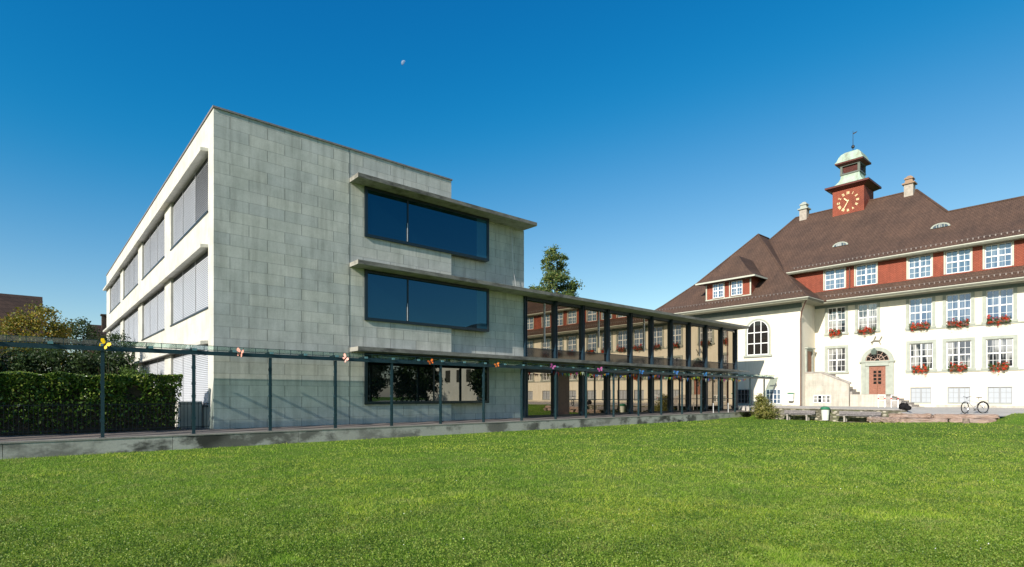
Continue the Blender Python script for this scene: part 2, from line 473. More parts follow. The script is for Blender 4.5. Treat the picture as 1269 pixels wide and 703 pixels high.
grid('lawn', list(np.arange(-26, 33, 2.0)) + list(np.arange(33, 45.3, .4)), list(np.arange(-34, -2, 2.0)) + list(np.arange(-2, 21.8, .5)) + [21.6], zlawn, M['lawn'])
def zc(x, y):
    lo = .10 + .25 * smooth01(x, 41, 46.5)
    return lo + (.335 - lo) * smooth01(y, 9.6, 10.4)
grid('courtyard', [40.2, 40.9, 41.5, 41.72, 42.5, 43.5, 44.5, 45.5, 47, 50, 55, 60], list(np.arange(-40, 9, 3.0)) + [9.4, 9.8, 10.0], zc, M['gravel'])
grid('courtyard', [41.72, 42.5, 44, 45.5, 48, 50, 55, 60], [10.0, 10.2, 10.4, 13, 16, 19, 21.4], zc, M['gravel'])
struct(obj('courtyard', MB().box(45.5, 51, 21.4, 40, -.8, .33), M['gravel']))
struct(obj('pavement', MB().add([(-30, 21.88, -.085), (45.5, 21.88, -.085), (45.5, 22.8, 0), (-30, 22.8, 0)], [(0, 1, 2, 3)])
           .add([(-30, 22.8, 0), (45.5, 22.8, 0), (45.5, 70, 0), (-30, 70, 0)], [(0, 1, 2, 3)]), M['pave']))
kw = thing('retaining_wall', 'long low stained concrete wall edging the lawn below the teal posts', 'wall', (7, 21.6, -.65))
kb = MB()
kx = -30.0
while kx < 45.2:
    e = min(kx + 4.2, 45.3)
    kb.box(kx, e - .012, 21.5, 21.88, -.8, -.13)
    kx = e
obj('wall_face', kb, M['kerb'], kw)
obj('coping', MB().box(-30, 45.3, 21.485, 21.89, -.128, -.08), M['kerb_top'], kw)
st = thing('stone_steps', 'short brownish stone steps at the far end of the low concrete wall', 'steps', (46, 21.4, -.5))
for i in range(4):
    obj('step', MB().box(45.34, 46.9, 20.35 + i * .3, 21.9, -.6 + i * .2 - (.15 if i == 0 else 0), -.42 + i * .2), M['step'], st)
rw = thing('stone_wall', 'low rubble stone wall behind the two benches', 'wall', (41.57, 14.4, -.6))
obj('masonry', MB().box(41.42, 41.72, 10.0, 18.9, -.7, .30), M['rubble'], rw)
obj('coping', MB().box(41.36, 41.74, 9.98, 18.92, .303, .36), M['step'], rw)

# ---------------------------------------------------------------- concrete school building
cb = thing('concrete_building', 'three-storey grey concrete block with big dark windows and thin sunshade slabs', 'building', (5.13, 22.79, 0))
mb = MB()
WY = [(23.63 + 9.15 * k, 23.63 + 9.15 * k + 7.5) for k in range(4)]
lev = [(8.30, 10.60), (4.62, 6.92), (.85, 3.24)]
wall_holes(mb, 'X', 5.13, .42, 22.81, 61.2, -.3, 11.93, [(a, b, z0, z1) for a, b in WY for z0, z1 in lev])
obj('side_wall', mb, M['panel_light'], cb)
mb = MB()
# front wall, stepped back at its right end
mb.box(5.13, 5.552, 22.79, 22.808, -.3, 11.93).box(5.554, 15.8, 22.79, 23.2, -.3, 11.93)
mb.box(15.80, 20.95, 23.09, 23.6, -.3, 10.513)
mb.box(15.4, 15.8, 23.2, 61.2, 10.5, 11.93)
mb.box(20.6, 20.95, 23.6, 61.2, -.3, 10.5)
mb.box(5.55, 20.6, 60.8, 61.2, -.3, 10.5)
obj('front_wall', mb, M['panel'], cb)
obj('control_joint', MB().box(10.45, 10.468, 22.784, 22.79, 0, 11.9), M['navy_frame'], cb)
obj('roof_deck', MB().box(5.56, 15.4, 23.21, 61.15, 11.3, 11.6).box(15.8, 20.6, 23.6, 60.8, 10.2, 10.45), M['slab'], cb)
obj('parapet_cap', MB().box(5.09, 15.84, 22.74, 61.24, 11.93, 12.0), M['grey_plank'], cb)
for z in (10.51, 6.83, 3.15):
    x1 = 20.9
    o = obj('sunshade_slab', MB().box(10.46, x1, 21.98, 22.785, z, z + .18), M['slab'], cb)
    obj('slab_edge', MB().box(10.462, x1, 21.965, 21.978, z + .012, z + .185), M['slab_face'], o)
for z in (10.515, 6.835, 3.155): obj('slab_back', MB().box(15.81, 20.9, 22.787, 23.088 if z < 10 else 23.5, z, z + .17), M['slab'], cb)
for (z0, z1), xm in (((8.28, 10.50), 13.3), ((4.58, 6.82), 13.3), ((.85, 3.14), 14.74)):
    fr = MB(); t = .13
    fr.box(11.14, 18.14, 22.70, 22.785, z0, z0 + t).box(11.14, 18.14, 22.70, 22.785, z1 - t, z1)
    fr.box(11.14, 11.14 + t, 22.70, 22.785, z0 + t, z1 - t).box(18.14 - t, 18.14, 22.70, 22.785, z0 + t, z1 - t)
    fr.box(15.81, 18.14, 22.787, 23.086, z0, z0 + t).box(15.81, 18.14, 22.787, 23.086, z1 - t, z1).box(18.0, 18.14, 22.787, 23.086, z0 + t, z1 - t)
    w = obj('window', fr, M['navy_frame'], cb)
    obj('mullion', MB().box(xm - .035, xm + .035, 22.71, 22.755, z0 + t, z1 - t), M['navy_frame'], w)
    if z0 > 1:
        obj('pane', MB().box(11.27, xm - .035, 22.74, 22.76, z0 + t, z1 - t), M['blue_glass'], w)
        obj('pane', MB().box(xm + .035, 17.35, 22.74, 22.76, z0 + t, z1 - t), M['blue_glass'], w)
        obj('pane', MB().box(17.35, 18.01, 22.74, 22.76, z0 + t, z1 - t), M['side_glass'], w)
        obj('latch', MB().box(xm - .05, xm - .02, 22.69, 22.71, z0 + .15, z0 + (1.0 if z0 > 5 else .95)), M['silver'], w)
    else:
        obj('pane', MB().box(11.27, xm - .035, 22.74, 22.76, z0 + t, z1 - t), M['ground_glass'], w)
        obj('pane', MB().box(xm + .035, 18.01, 22.74, 22.76, z0 + t, z1 - t), M['ground_glass'], w)
# left face windows with blinds
for a, b in WY:
    for li, (z0, z1) in enumerate(lev):
        w = obj('window', MB().box(5.25, 5.35, a, b, z0, z1), M['navy_frame'], cb)
        open_ = (a < 24)
        nb = 3; L = (b - a) / nb
        for k in range(nb):
            sl = MB(); y0 = a + k * L + .03; y1 = a + (k + 1) * L - .03
            if k == 0: y0 = a + .01
            if k == nb - 1: y1 = b - .18
            zt = z1 - .24; zz = z0 + .04
            tilt = .02 if (open_ and k == 0 and li != 1) else .012
            while zz < zt:
                sl.add([(5.21 - tilt, y0, zz), (5.21 - tilt, y1, zz), (5.21 + tilt * .6, y1, zz + .068), (5.21 + tilt * .6, y0, zz + .068)], [(0, 1, 2, 3)])
                zz += .075
            obj('blind', sl, M['blind'], w)
        for q in (1, 2): obj('guide_rail', MB().box(5.18, 5.195, a + q * L - .012, a + q * L + .012, z0, z1), M['silver'], w)
        obj('sill', MB().box(5.09, 5.26, a - .02, b + .02, z0 - .045, z0 + .012), M['navy_frame'], w)
for z in (10.60, 6.92, 3.24):
    obj('sunshade_slab', MB().add([(4.86, 23.63, z - .04), (4.86, 61.2, z - .04), (5.128, 61.2, z), (5.128, 23.63, z), (4.86, 23.63, z + .09), (4.86, 61.2, z + .09), (5.128, 61.2, z + .12), (5.128, 23.63, z + .12)],
        [(0, 3, 2, 1), (4, 5, 6, 7), (0, 1, 5, 4), (1, 2, 6, 5), (2, 3, 7, 6), (3, 0, 4, 7)]), M['panel_light'], cb)
cbz = MB()
pts = [(19.95, 22.98, 10.45), (19.98, 22.98, 9.4), (20.02, 22.98, 8.6), (20.1, 22.98, 8.0), (20.22, 22.98, 7.4), (20.32, 22.98, 7.02)]
cbz.tube(pts, .012, 5)
obj('cable', cbz, M['silver'], cb)

# ---------------------------------------------------------------- glazed link
lk = thing('glass_link', 'two-storey glazed corridor with navy steel columns joining both school buildings', 'building', (33, 23.15, 0))
X0, X1 = 21.0, 45.25
obj('roof_slab', MB().box(20.905, X1 + .1, 21.98, 28.0, 6.83, 7.01), M['slab'], lk)
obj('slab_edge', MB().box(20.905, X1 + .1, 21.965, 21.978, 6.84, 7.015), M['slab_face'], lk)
obj('floor_slab', MB().box(20.905, 43.6, 21.98, 28.0, 3.15, 3.33).box(43.6, X1 + .1, 21.98, 28, 3.22, 3.30), M['slab'], lk)
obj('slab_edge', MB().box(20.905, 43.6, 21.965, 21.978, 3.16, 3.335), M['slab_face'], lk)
obj('end_wall', MB().box(X1 - .25, X1 + .02, 23.35, 27.8, 0, 3.14).box(X1 - .25, X1 + .02, 23.35, 27.8, 3.34, 6.82), M['navy'], lk)
obj('rear_wall', MB().box(21, X1 - .25, 27.5, 27.8, 0, 3.14).box(21, X1 - .25, 27.5, 27.8, 3.34, 6.82), M['panel'], lk)
cols = [21.0 + 2.42 * k for k in range(11)]
for i, x in enumerate(cols):
    c = MB()
    c.box(x - .09, x - .05, 22.93, 23.13, 3.34, 6.82).box(x + .03, x + .07, 22.93, 23.13, 3.34, 6.82).box(x - .05, x + .03, 22.99, 23.10, 3.34, 6.82)
    obj('upper_column', c, M['navy'], lk)
    c = MB()
    w = .14
    c.box(x - w, x - w + .07, 22.95, 23.13, -.02, 3.14).box(x + w - .07, x + w, 22.95, 23.13, -.02, 3.14).box(x - w + .07, x + w - .07, 22.98, 23.12, -.02, 3.14)
    obj('lower_column', c, M['navy'], lk)
    if i < 10:
        xa, xb = x + .07, x + 2.42 - .09
        obj('upper_pane', MB().box(xa, xb, 23.12, 23.14, 3.96, 6.62), M['link_glass'], lk)
        obj('spandrel', MB().box(xa, xb, 23.11, 23.14, 3.34, 3.94), M['link_glass_dark'], lk)
        obj('head_rail', MB().box(xa, xb, 23.06, 23.14, 6.64, 6.82), M['navy'], lk); obj('transom', MB().box(xa, xb, 23.06, 23.105, 3.925, 3.955), M['navy'], lk)
        xa, xb = x + w, x + 2.42 - w
        obj('lower_pane', MB().box(xa, xb, 23.125, 23.14, .12, 2.55), M['link_glass'], lk)
        obj('head_panel', MB().box(xa, xb, 23.06, 23.14, 2.57, 3.14), M['navy_frame'], lk); obj('sill_rail', MB().box(xa, xb, 23.06, 23.14, -.02, .11), M['navy_frame'], lk)
        if i > 0:
            obj('glazing_bar', MB().box((xa + xb) / 2 - .025, (xa + xb) / 2 + .025, 23.07, 23.12, .12, 2.55), M['navy_frame'], lk)
            obj('handrail', MB().box(xa, xb, 23.09, 23.115, .96, 1.01), M['navy_frame'], lk)
        if i in (0, 2, 4, 7):
            obj('drain_pipe', MB().box(x + 1.55, x + 1.6, 23.06, 23.1, 4.3, 6.6), M['silver'], lk)
obj('door_leaf', MB().box(23.65, 24.6, 23.06, 23.118, .12, 2.55), M['brown_metal'], lk)

# ---------------------------------------------------------------- glass walkway canopy on teal posts
gw = thing('walkway_canopy', 'narrow glass canopy on slim dark teal steel posts standing along the low wall', 'canopy', (7, 21.75, -.1))
PX = [1.72 + 2.55 * k - 2.55 * 4 for k in range(23)]
PX = [p for p in PX if p < 49]
PY = 21.75
def post_mb(x, zb=-.09):
    m = MB()
    m.box(x - .045, x + .045, PY - .05, PY - .035, zb, 2.66).box(x - .045, x + .045, PY + .035, PY + .05, zb, 2.66)
    m.box(x - .012, x + .012, PY - .035, PY + .035, zb, 2.66)
    for z in (.42, 1.18, 1.62, 2.18):
        m.box(x - .062, x - .046, PY - .04, PY + .04, z, z + .09).box(x + .046, x + .055, PY - .04, PY + .04, z, z + .09)
    m.box(x - .09, x + .09, PY - .09, PY + .09, zb - .0, zb + .015)
    return m
for x in PX: obj('post', post_mb(x, -.09 if x < 45.2 else -.3), M['teal'], gw)
obj('beam', MB().box(-8.6, 49.4, PY - .05, PY + .05, 2.67, 2.69).box(-8.6, 49.4, PY - .05, PY + .05, 2.79, 2.81).box(-8.6, 49.4, PY - .015, PY + .015, 2.69, 2.79), M['teal'], gw)
obj('gutter', MB().box(-8.6, 49.4, PY - .075, PY - .055, 2.665, 2.80), M['teal'], gw)
ax = PX[0]
arms = []
while ax < 49.3: arms.append(ax); ax += 1.275
for x in arms:
    a = MB()
    for dx in (-.06, .03):
        a.prism([(x + dx, 21.60, 2.82), (x + dx, 22.22, 2.815), (x + dx, 22.22, 2.85), (x + dx, 21.85, 2.90), (x + dx, 21.60, 2.87)], (.03, 0, 0))
    o = obj('arm', a, M['teal'], gw)
    obj('arm_lit_end', MB().box(x - .065, x + .065, 21.57, 21.595, 2.80, 2.88), M['teal_sunlit'], o)  # lighter teal on the arm ends stands in for sunlight on them
gx = -8.6
while gx < 49.5:
    e = gx + 1.275
    obj('glass_pane', MB().add([(gx + .01, 21.66, 2.985), (e - .01, 21.66, 2.985), (e - .01, 22.38, 2.885), (gx + .01, 22.38, 2.885),
                                (gx + .01, 21.66, 2.997), (e - .01, 21.66, 2.997), (e - .01, 22.38, 2.897), (gx + .01, 22.38, 2.897)],
        [(0, 1, 2, 3), (4, 5, 6, 7), (0, 1, 5, 4), (1, 2, 6, 5), (2, 3, 7, 6), (3, 0, 4, 7)]), M['canopy_glass'], gw)
    gx = e
e = MB().box(-8.6, 49.5, 21.645, 21.66, 2.985, 3.0).box(-8.6, 49.5, 22.382, 22.40, 2.88, 2.90)
gx = -8.6
while gx < 49.5:
    e.box(gx - .008, gx + .008, 21.66, 21.675, 2.81, 2.985); gx += .425
obj('glass_edge', e, M['teal'], gw)

# butterflies on the beam
def butterfly(px_x, z, cols, label, s=.24, rz=0, roll=0):
    t = thing('butterfly_ornament', label, 'butterfly', (px_x, 21.56, z), -.7 + rz * .5, 'butterfly ornaments along the glass canopy')
    m1 = plain('wing_paint_%d' % len(bpy.data.materials), cols, .5, .3, 0, .2, 20)
    for sx in (-1, 1):
        w = MB()
        up = [(0, 0, .02), (sx * .25, -.05, .55), (sx * .7, -.22, .85), (sx * 1.05, -.30, .6), (sx * .85, -.24, .15), (sx * .4, -.1, 0)]
        lo = [(0, 0, -.02), (sx * .45, -.12, -.02), (sx * .75, -.22, -.3), (sx * .6, -.18, -.75), (sx * .3, -.08, -.65), (sx * .08, -.02, -.3)]
        for ply in (up, lo):
            w.prism([(x * s, y * s, zz * s) for x, y, zz in ply], (0, .008, 0))
        o = obj('wing', w, m1, t, local=True); o.rotation_euler.y = roll
    o = obj('body', MB().tube([(0, 0, .4 * s), (0, -.012, 0), (0, 0, -.4 * s)], lambda q: .02 + .012 * math.sin(q * 3), 6), M['iron'], t, local=True)
    o.rotation_euler.y = roll
    return t
def XatY(px, Y):
    u = (px - 634.5) / 686.7; return (.7549 * u + .6558) / (-.6558 * u + .7549) * Y
for px, z, c, lab, s, rz, roll in (
    (130, 2.86, (.85, .55, .0), 'yellow butterfly ornament on the first post from the left', .17, .3, .6),
    (298, 2.79, (.72, .33, .26), 'salmon pink butterfly mid-beam in front of the block corner', .19, -.9, .3),
    (428, 2.76, (.80, .42, .36), 'pale pink butterfly on beam left of the lowest sunshade slab end', .18, -1.0, .8),
    (533, 2.78, (.60, .13, .02), 'orange butterfly in front of the ground-floor window', .14, .9, -.4),
    (615, 2.78, (.60, .17, .03), 'orange butterfly right of the ground-floor window', .14, .6, -.3),
    (684, 2.84, (.26, .05, .19), 'magenta butterfly over the first glazed bay of the link', .16, .2, .5),
    (743, 2.80, (.30, .06, .20), 'magenta butterfly over the third glazed bay of the link', .16, -.2, -.3),
    (794, 2.76, (.015, .10, .30), 'blue butterfly on a post, leftmost of the three blue ones', .17, .3, .2),
    (837, 2.82, (.015, .11, .34), 'blue butterfly on the beam, middle of the three blue ones', .17, -.2, .1),
    (873, 2.80, (.02, .13, .33), 'blue butterfly farthest right along the glass canopy', .17, .2, -.2)):
    butterfly(XatY(px, 21.6), z, c, lab, s, rz, roll)
# bunting under the canopy by the link
pcol = [plain('pennant_%d' % i, c, .7) for i, c in enumerate([(.6, .05, .04), (.65, .3, .03), (.55, .5, .05), (.05, .25, .1), (.05, .15, .45), (.6, .6, .55), (.45, .08, .3)])]
ords = ['nearest', 'second', 'third', 'fourth', 'fifth', 'sixth', 'seventh', 'eighth', 'farthest']
lpx = [p for p in PX if 20.5 < p < 44]
for i, x in enumerate(lpx[:9]):
    t = thing('bunting', '%s string of coloured pennants under the canopy, counting along the link from its near end' % ords[i] if 0 < i < 8 else
              ('string of coloured pennants hung under canopy at the near end of the link' if i == 0 else 'string of coloured pennants hung under canopy at the far end of the link'),
              'bunting', (x, 22.1, 2.7), 0, 'strings of pennants under the canopy')
    def sag(q): return 2.66 - .14 * math.sin(math.pi * q)
    obj('string', MB().tube([(x + 2.55 * q, 22.1, sag(q)) for q in [k / 8 for k in range(9)]], .006, 4), M['iron'], t)
    for k in range(15):
        q = (k + .5) / 15 ; xx = x + 2.55 * q + random.uniform(-.03, .03); zz = sag(q); hh = random.uniform(.14, .26); ww = .055
        tw = random.uniform(-.06, .06)
        obj('pennant', MB().prism([(xx - ww, 22.1 - tw, zz), (xx + ww, 22.1 + tw, zz), (xx + random.uniform(-.02, .02), 22.1, zz - hh)], (0, .004, 0)), random.choice(pcol), t)
for i, px in enumerate((884, 902.5)):
    x = XatY(px, 21.62)
    tag(obj('bollard', MB().tube([(x, 21.62, -.09), (x, 21.62, .62)], .035, 8).tube([(x, 21.62, .62), (x, 21.62, .66)], .045, 8), M['silver']),
        ('short pale metal post on the low wall, nearer one of two' if i == 0 else 'short pale metal post on the low wall beside the last link column'), 'bollard', 'short metal posts at the link')

# ---------------------------------------------------------------- hedge, fence, left background
def leafcloud(pts, size, mat, name, parent=None, asp=.55, label=None, nbias=None):
    n = len(pts)
    P = np.asarray(pts, dtype=np.float64)
    if parent is not None:
        w = worldloc(parent); P = P - np.array([w.x, w.y, w.z])
    d = rng.normal(size=(n, 3)); d /= np.linalg.norm(d, axis=1)[:, None]
    e = rng.normal(size=(n, 3)); e -= (e * d).sum(1)[:, None] * d; e /= np.linalg.norm(e, axis=1)[:, None]
    s = size * rng.uniform(.6, 1.3, n)[:, None]
    nr = np.cross(d, e)
    v = np.stack([P - d * s, P - e * s * asp + nr * s * .12, P + d * s, P + e * s * asp + nr * s * .12], 1).reshape(-1, 3)
    me = bpy.data.meshes.new(name)
    me.vertices.add(4 * n); me.vertices.foreach_set('co', v.astype(np.float32).ravel())
    me.loops.add(4 * n); me.loops.foreach_set('vertex_index', np.arange(4 * n, dtype=np.int32))
    me.polygons.add(n); me.polygons.foreach_set('loop_start', np.arange(0, 4 * n, 4, dtype=np.int32))
    me.polygons.foreach_set('loop_total', np.full(n, 4, dtype=np.int32))
    me.update(calc_edges=True); me.materials.append(mat)
    o = bpy.data.objects.new(name, me); COL.objects.link(o)
    if parent is not None: o.parent = parent
    return o

def clumps(c, rad, n, per, spread, shell=.75, flat=1.0):
    """leaf points in clumps spread through an ellipsoid"""
    c = np.array(c); rad = np.array(rad); out = []
    for _ in range(n):
        d = rng.normal(size=3); d /= np.linalg.norm(d)
        r = rng.uniform(shell * .55, 1.0) ** .7
        q = c + d * r * rad
        k = int(per * rng.uniform(.6, 1.4)); sp = spread * rng.uniform(.6, 1.3)
        out.append(q + rng.normal(size=(k, 3)) * sp * np.array([1, 1, .7 * flat]))
    return np.concatenate(out)

M['hedge'] = leafmat('hedge_leaves', [(.025, .06, .01), (.055, .12, .017), (.12, .20, .03), (.28, .33, .08)], .25, .3)
M['leaf_dark'] = leafmat('dark_leaves', [(.015, .035, .01), (.03, .06, .015), (.05, .085, .02)], .25)
M['leaf_olive'] = leafmat('autumn_leaves', [(.07, .10, .014), (.15, .17, .022), (.26, .22, .03), (.28, .16, .03)], .35)
M['leaf_maple'] = leafmat('tree_leaves', [(.06, .12, .045), (.10, .17, .05), (.17, .21, .06), (.22, .2, .06)], .35)
M['leaf_bush'] = leafmat('bush_leaves', [(.06, .09, .02), (.14, .16, .03), (.28, .26, .07), (.45, .40, .2)], .3)
M['leaf_young'] = leafmat('young_leaves', [(.05, .11, .015), (.09, .16, .02), (.13, .19, .04)], .35)

hd = thing('hedge', 'dense dark green clipped hedge behind the picket fence', 'hedge', (-1, 23.7, 0))
n = 52000
x = rng.uniform(-12, 4.15, n); n = len(x); y = 23.05 + 1.3 * rng.beta(.55, .8, n); z = 1.92 * rng.beta(1.6, .55, n)
cl = np.array([noise.noise(Vector((a * 1.3, b * 1.3, c_ * 1.3))) for a, b, c_ in zip(x, y, z)])
y += np.where(y < 23.6, -.16 * cl, 0); z += .16 * cl * (z > 1.2); z *= 1 + np.array([.07 * noise.noise(Vector((a * .9, 3, 1))) for a in x])
x = np.where(x > 3.7, x + .15 * cl, x)
keep = cl > -.42
leafcloud(np.stack([x, y, z], 1)[keep], .055, M['hedge'], 'foliage', hd)
obj('stems', MB().box(-12, 4.0, 23.45, 24.0, 0, 1.6), M['bark'], hd)
ys_ = thing('shrub', 'loose lighter green shrub poking up above the hedge top', 'shrub', (3.0, 24.3, 0))
pt = np.concatenate([clumps((2.55, 24.2, 1.9), (.75, .4, .42), 30, 34, .11), clumps((2.2, 24.2, 1.7), (1.2, .3, .35), 30, 30, .1)])
leafcloud(pt, .036, M['leaf_young'], 'foliage', ys_)
sm = MB()
for k in range(9):
    a = random.uniform(-.8, .8); sm.tube([(2.6 + a * .3, 24.25, 0), (2.5 + a, 24.2, 1.5), (2.5 + a * 1.2, 24.2, 2.1 + random.uniform(0, .35))], .012, 4, .004)
obj('stem', sm, M['bark'], ys_)
fn = thing('picket_fence', 'low dark metal picket fence in front of the hedge', 'fence', (-1, 22.86, 0))
fx = -11.2
while fx < 4.9:
    e = fx + 2.0; m = MB()
    q = fx
    while q < min(e, 5.0) - .01: m.box(q - .007, q + .007, 22.853, 22.867, .03, 1.0); q += .115
    m.box(fx, min(e, 5.0), 22.868, 22.885, .93, .955).box(fx, min(e, 5.0), 22.868, 22.885, .10, .125)
    obj('fence_panel', m, M['iron'], fn); fx = e
lw = tag(obj('light_well_wall', MB().box(4.35, 5.08, 24.4, 24.6, -.1, 1.02).box(4.35, 4.5, 24.6, 60, -.1, 1.02), M['panel_light']),
         'low pale concrete wall between the hedge end and the block', 'wall')

def tree(name, label, base, trunk_h, tr, crown, mat, leaf, group=None, seed=1, limbs=7):
    t = thing(name, label, 'tree', base, 0, group)
    random.seed(seed)
    bx, by, bz = base
    m = MB()
    cx, cy, czz = crown[0][0]
    top = max(c[0][2] + c[1][2] * .6 for c in crown)
    m.tube([(bx, by, bz), (bx + (cx - bx) * .3, by + (cy - by) * .3, bz + trunk_h * .6), (cx, cy, bz + trunk_h), (cx, cy, top)], tr, 8, tr * .15)
    for k in range(limbs):
        c = random.choice(crown); a = random.uniform(0, 6.28); rr = random.uniform(.5, .9)
        h0 = bz + trunk_h * random.uniform(.7, 1.0)
        e = (c[0][0] + c[1][0] * rr * math.cos(a), c[0][1] + c[1][1] * rr * math.sin(a), c[0][2] + c[1][2] * random.uniform(-.3, .7))
        m.tube([(cx, cy, h0), ((cx + e[0]) / 2, (cy + e[1]) / 2, (h0 + e[2]) / 2 + .2), e], tr * .4, 6, tr * .08)
    obj('trunk', m, M['bark'], t)
    pts = np.concatenate([clumps(c[0], c[1], c[2], c[3], c[4]) for c in crown])
    leafcloud(pts, leaf, mat, 'crown', t)
    return t
tree('deciduous_tree', 'leafy tree with pointed crown rising above the link roof', (61, 60, 0), 12, .4,
     [((61.3, 60, 13.2), (5.6, 4.4, 4.0), 130, 100, .40), ((61.0, 60, 17.6), (4.3, 3.4, 3.0), 80, 95, .38), ((60.3, 60, 21.6), (2.1, 1.8, 2.5), 36, 80, .32), ((63.6, 60.5, 15.4), (2.4, 2.2, 1.6), 50, 60, .38), ((58.4, 60, 15.2), (1.5, 2.2, 1.8), 40, 60, .35)],
     M['leaf_maple'], .17, seed=3)
tree('bushy_tree', 'bushy olive-yellow tree in front of the dark tiled house', (.2, 38, 0), 2.6, .14,
     [((.1, 38, 4.5), (1.55, 1.3, 1.5), 90, 70, .2), ((-.1, 38, 2.8), (2.2, 1.5, 1.4), 60, 60, .25), ((1.1, 38.2, 4.5), (.5, .5, .95), 22, 50, .15)], M['leaf_olive'], .07, seed=4)
tree('evergreen_tree', 'dark green tree right of the olive-yellow bushy tree', (2.5, 40, 0), 2.4, .14,
     [((2.3, 40, 4.0), (1.3, 1.1, 1.6), 80, 60, .2), ((2.6, 40, 2.3), (1.7, 1.2, 1.3), 60, 60, .25)], M['leaf_dark'], .065, seed=5)
tree('conifer_tree', 'small pointed dark tree nearest the chimneyed house', (4.35, 44, 0), 2.0, .12,
     [((4.2, 44, 3.6), (1.1, 1.0, 1.7), 70, 60, .2), ((4.4, 44, 2.3), (1.7, 1.2, 1.3), 60, 60, .25)], M['leaf_dark'], .065, seed=6)
tree('thicket_tree', 'very dark leafy tree at the left frame edge', (-2.6, 33, 0), 2.0, .12,
     [((-2.8, 33, 2.4), (1.9, 1.0, 1.7), 150, 80, .22), ((-4.6, 33, 2.8), (1.8, 1.0, 2.0), 90, 80, .25)], M['leaf_dark'], .065, seed=8)
tree('thicket_tree', 'dark leafy tree just behind the hedge between the frame edge and first post', (.9, 33, 0), 2.0, .12,
     [((.8, 33, 2.0), (2.4, .9, 1.6), 190, 90, .22), ((3.0, 34, 2.0), (1.3, .9, 1.5), 110, 80, .22)], M['leaf_dark'], .07, seed=9)

hs1 = thing('tiled_house', 'house with dark brown tiled gable roof at the left edge', 'house', (-8, 50, 0))
obj('wall', MB().box(-17, .1, 46.5, 54, 0, 4.6), plain('house_plaster', (.35, .32, .28)), hs1)
rf = MB().loft([[(-17.6, 45.6, 4.3), (-17.6, 50.2, 8.05), (-17.6, 54.8, 4.3)], [(.62, 45.6, 4.3), (.62, 50.2, 8.05), (.62, 54.8, 4.3)]])
obj('roof', rf, M['roof_dark'], hs1)
hs2 = thing('chimneyed_house', 'small far house with brown roof and chimney beside the concrete block', 'house', (7.4, 75, 0))
obj('wall', MB().box(5.2, 12, 72, 80, 0, 6.0), plain('far_plaster', (.5, .45, .38)), hs2)
r2 = obj('roof', MB().loft([[(4.7, 71.4, 5.9), (4.7, 76, 9.0), (4.7, 80.6, 5.9)], [(13, 71.4, 5.9), (13, 76, 9.0), (13, 80.6, 5.9)]]), M['roof_dark'], hs2)
obj('chimney', MB().box(5.9, 6.7, 75.2, 76, 8.4, 10.0).box(5.8, 6.8, 75.1, 76.1, 10.0, 10.15), M['bark'], r2)
for i, (wx, wz) in enumerate(((6.3, 3.2), (8.6, 3.2))):
    w = obj('window', MB().box(wx, wx + 1.0, 71.93, 71.995, wz, wz + 1.3), M['white_frame'], hs2)
    obj('pane', MB().box(wx + .1, wx + .9, 71.9, 71.928, wz + .1, wz + 1.2), M['old_glass'], w)

# ---------------------------------------------------------------- old school building
FX = 53.5; WX = 50.3
ob = thing('old_school_building', 'cream old school house with red upper storey, brown hipped roof and clock tower', 'building', (FX, 12, .3))
nw = 1.5
wins3 = [(17.42, 19.03), (15.03, 16.57), (11.28, 12.8), (8.86, 10.38), (6.53, 8.05)]
wins2 = [(17.36, 18.8), (14.97, 16.41), (11.22, 12.74), (8.83, 10.35), (6.45, 7.97)]
wins1 = [(17.36, 18.8), None, (11.18, 12.7), (8.82, 10.34), (6.45, 7.97)]
Y_ = 6.45 - 2.4
ext = []
while Y_ > -17: ext.append((Y_, Y_ + 1.5)); Y_ -= 2.4 if len(ext) % 3 else 3.4
Z3, Z2, Z1, ZB = (10.62, 12.38), (6.72, 9.0), (3.32, 5.4), (.66, 1.88)
holes2 = [(a, b, *Z2) for a, b in wins2 + ext] + [(a, b, *Z1) for a, b in [w for w in wins1 if w] + ext] + [(a, b, *ZB) for a, b in [(11.28, 12.66), (8.88, 10.26), (6.51, 7.89)] + ext]
mb = MB(); wall_holes(mb, 'X', FX, .2, -20, 19.83, -.3, 10.5, holes2)
mb.box(FX + .2, 72, -20, -19.8, -.3, 12.5).box(53.5, 72, 33.8, 34, -.3, 9)
obj('wall', mb, M['cream'], ob)
holes3 = [(a, b, *Z3) for a, b in wins3 + ext]
mb = MB(); wall_holes(mb, 'X', FX, .2, -20, 24, 10.5, 12.56, holes3)
obj('upper_wall', mb, M['red'], ob)
mb = MB().box(WX, 53.5, 19.83, 20.1, -.3, 9.5).box(WX, WX + .3, 20.1, 34, -.3, 9.5).box(WX + .3, 72, 33.7, 34, -.3, 9.5)
obj('wing_wall', mb, M['cream'], ob)

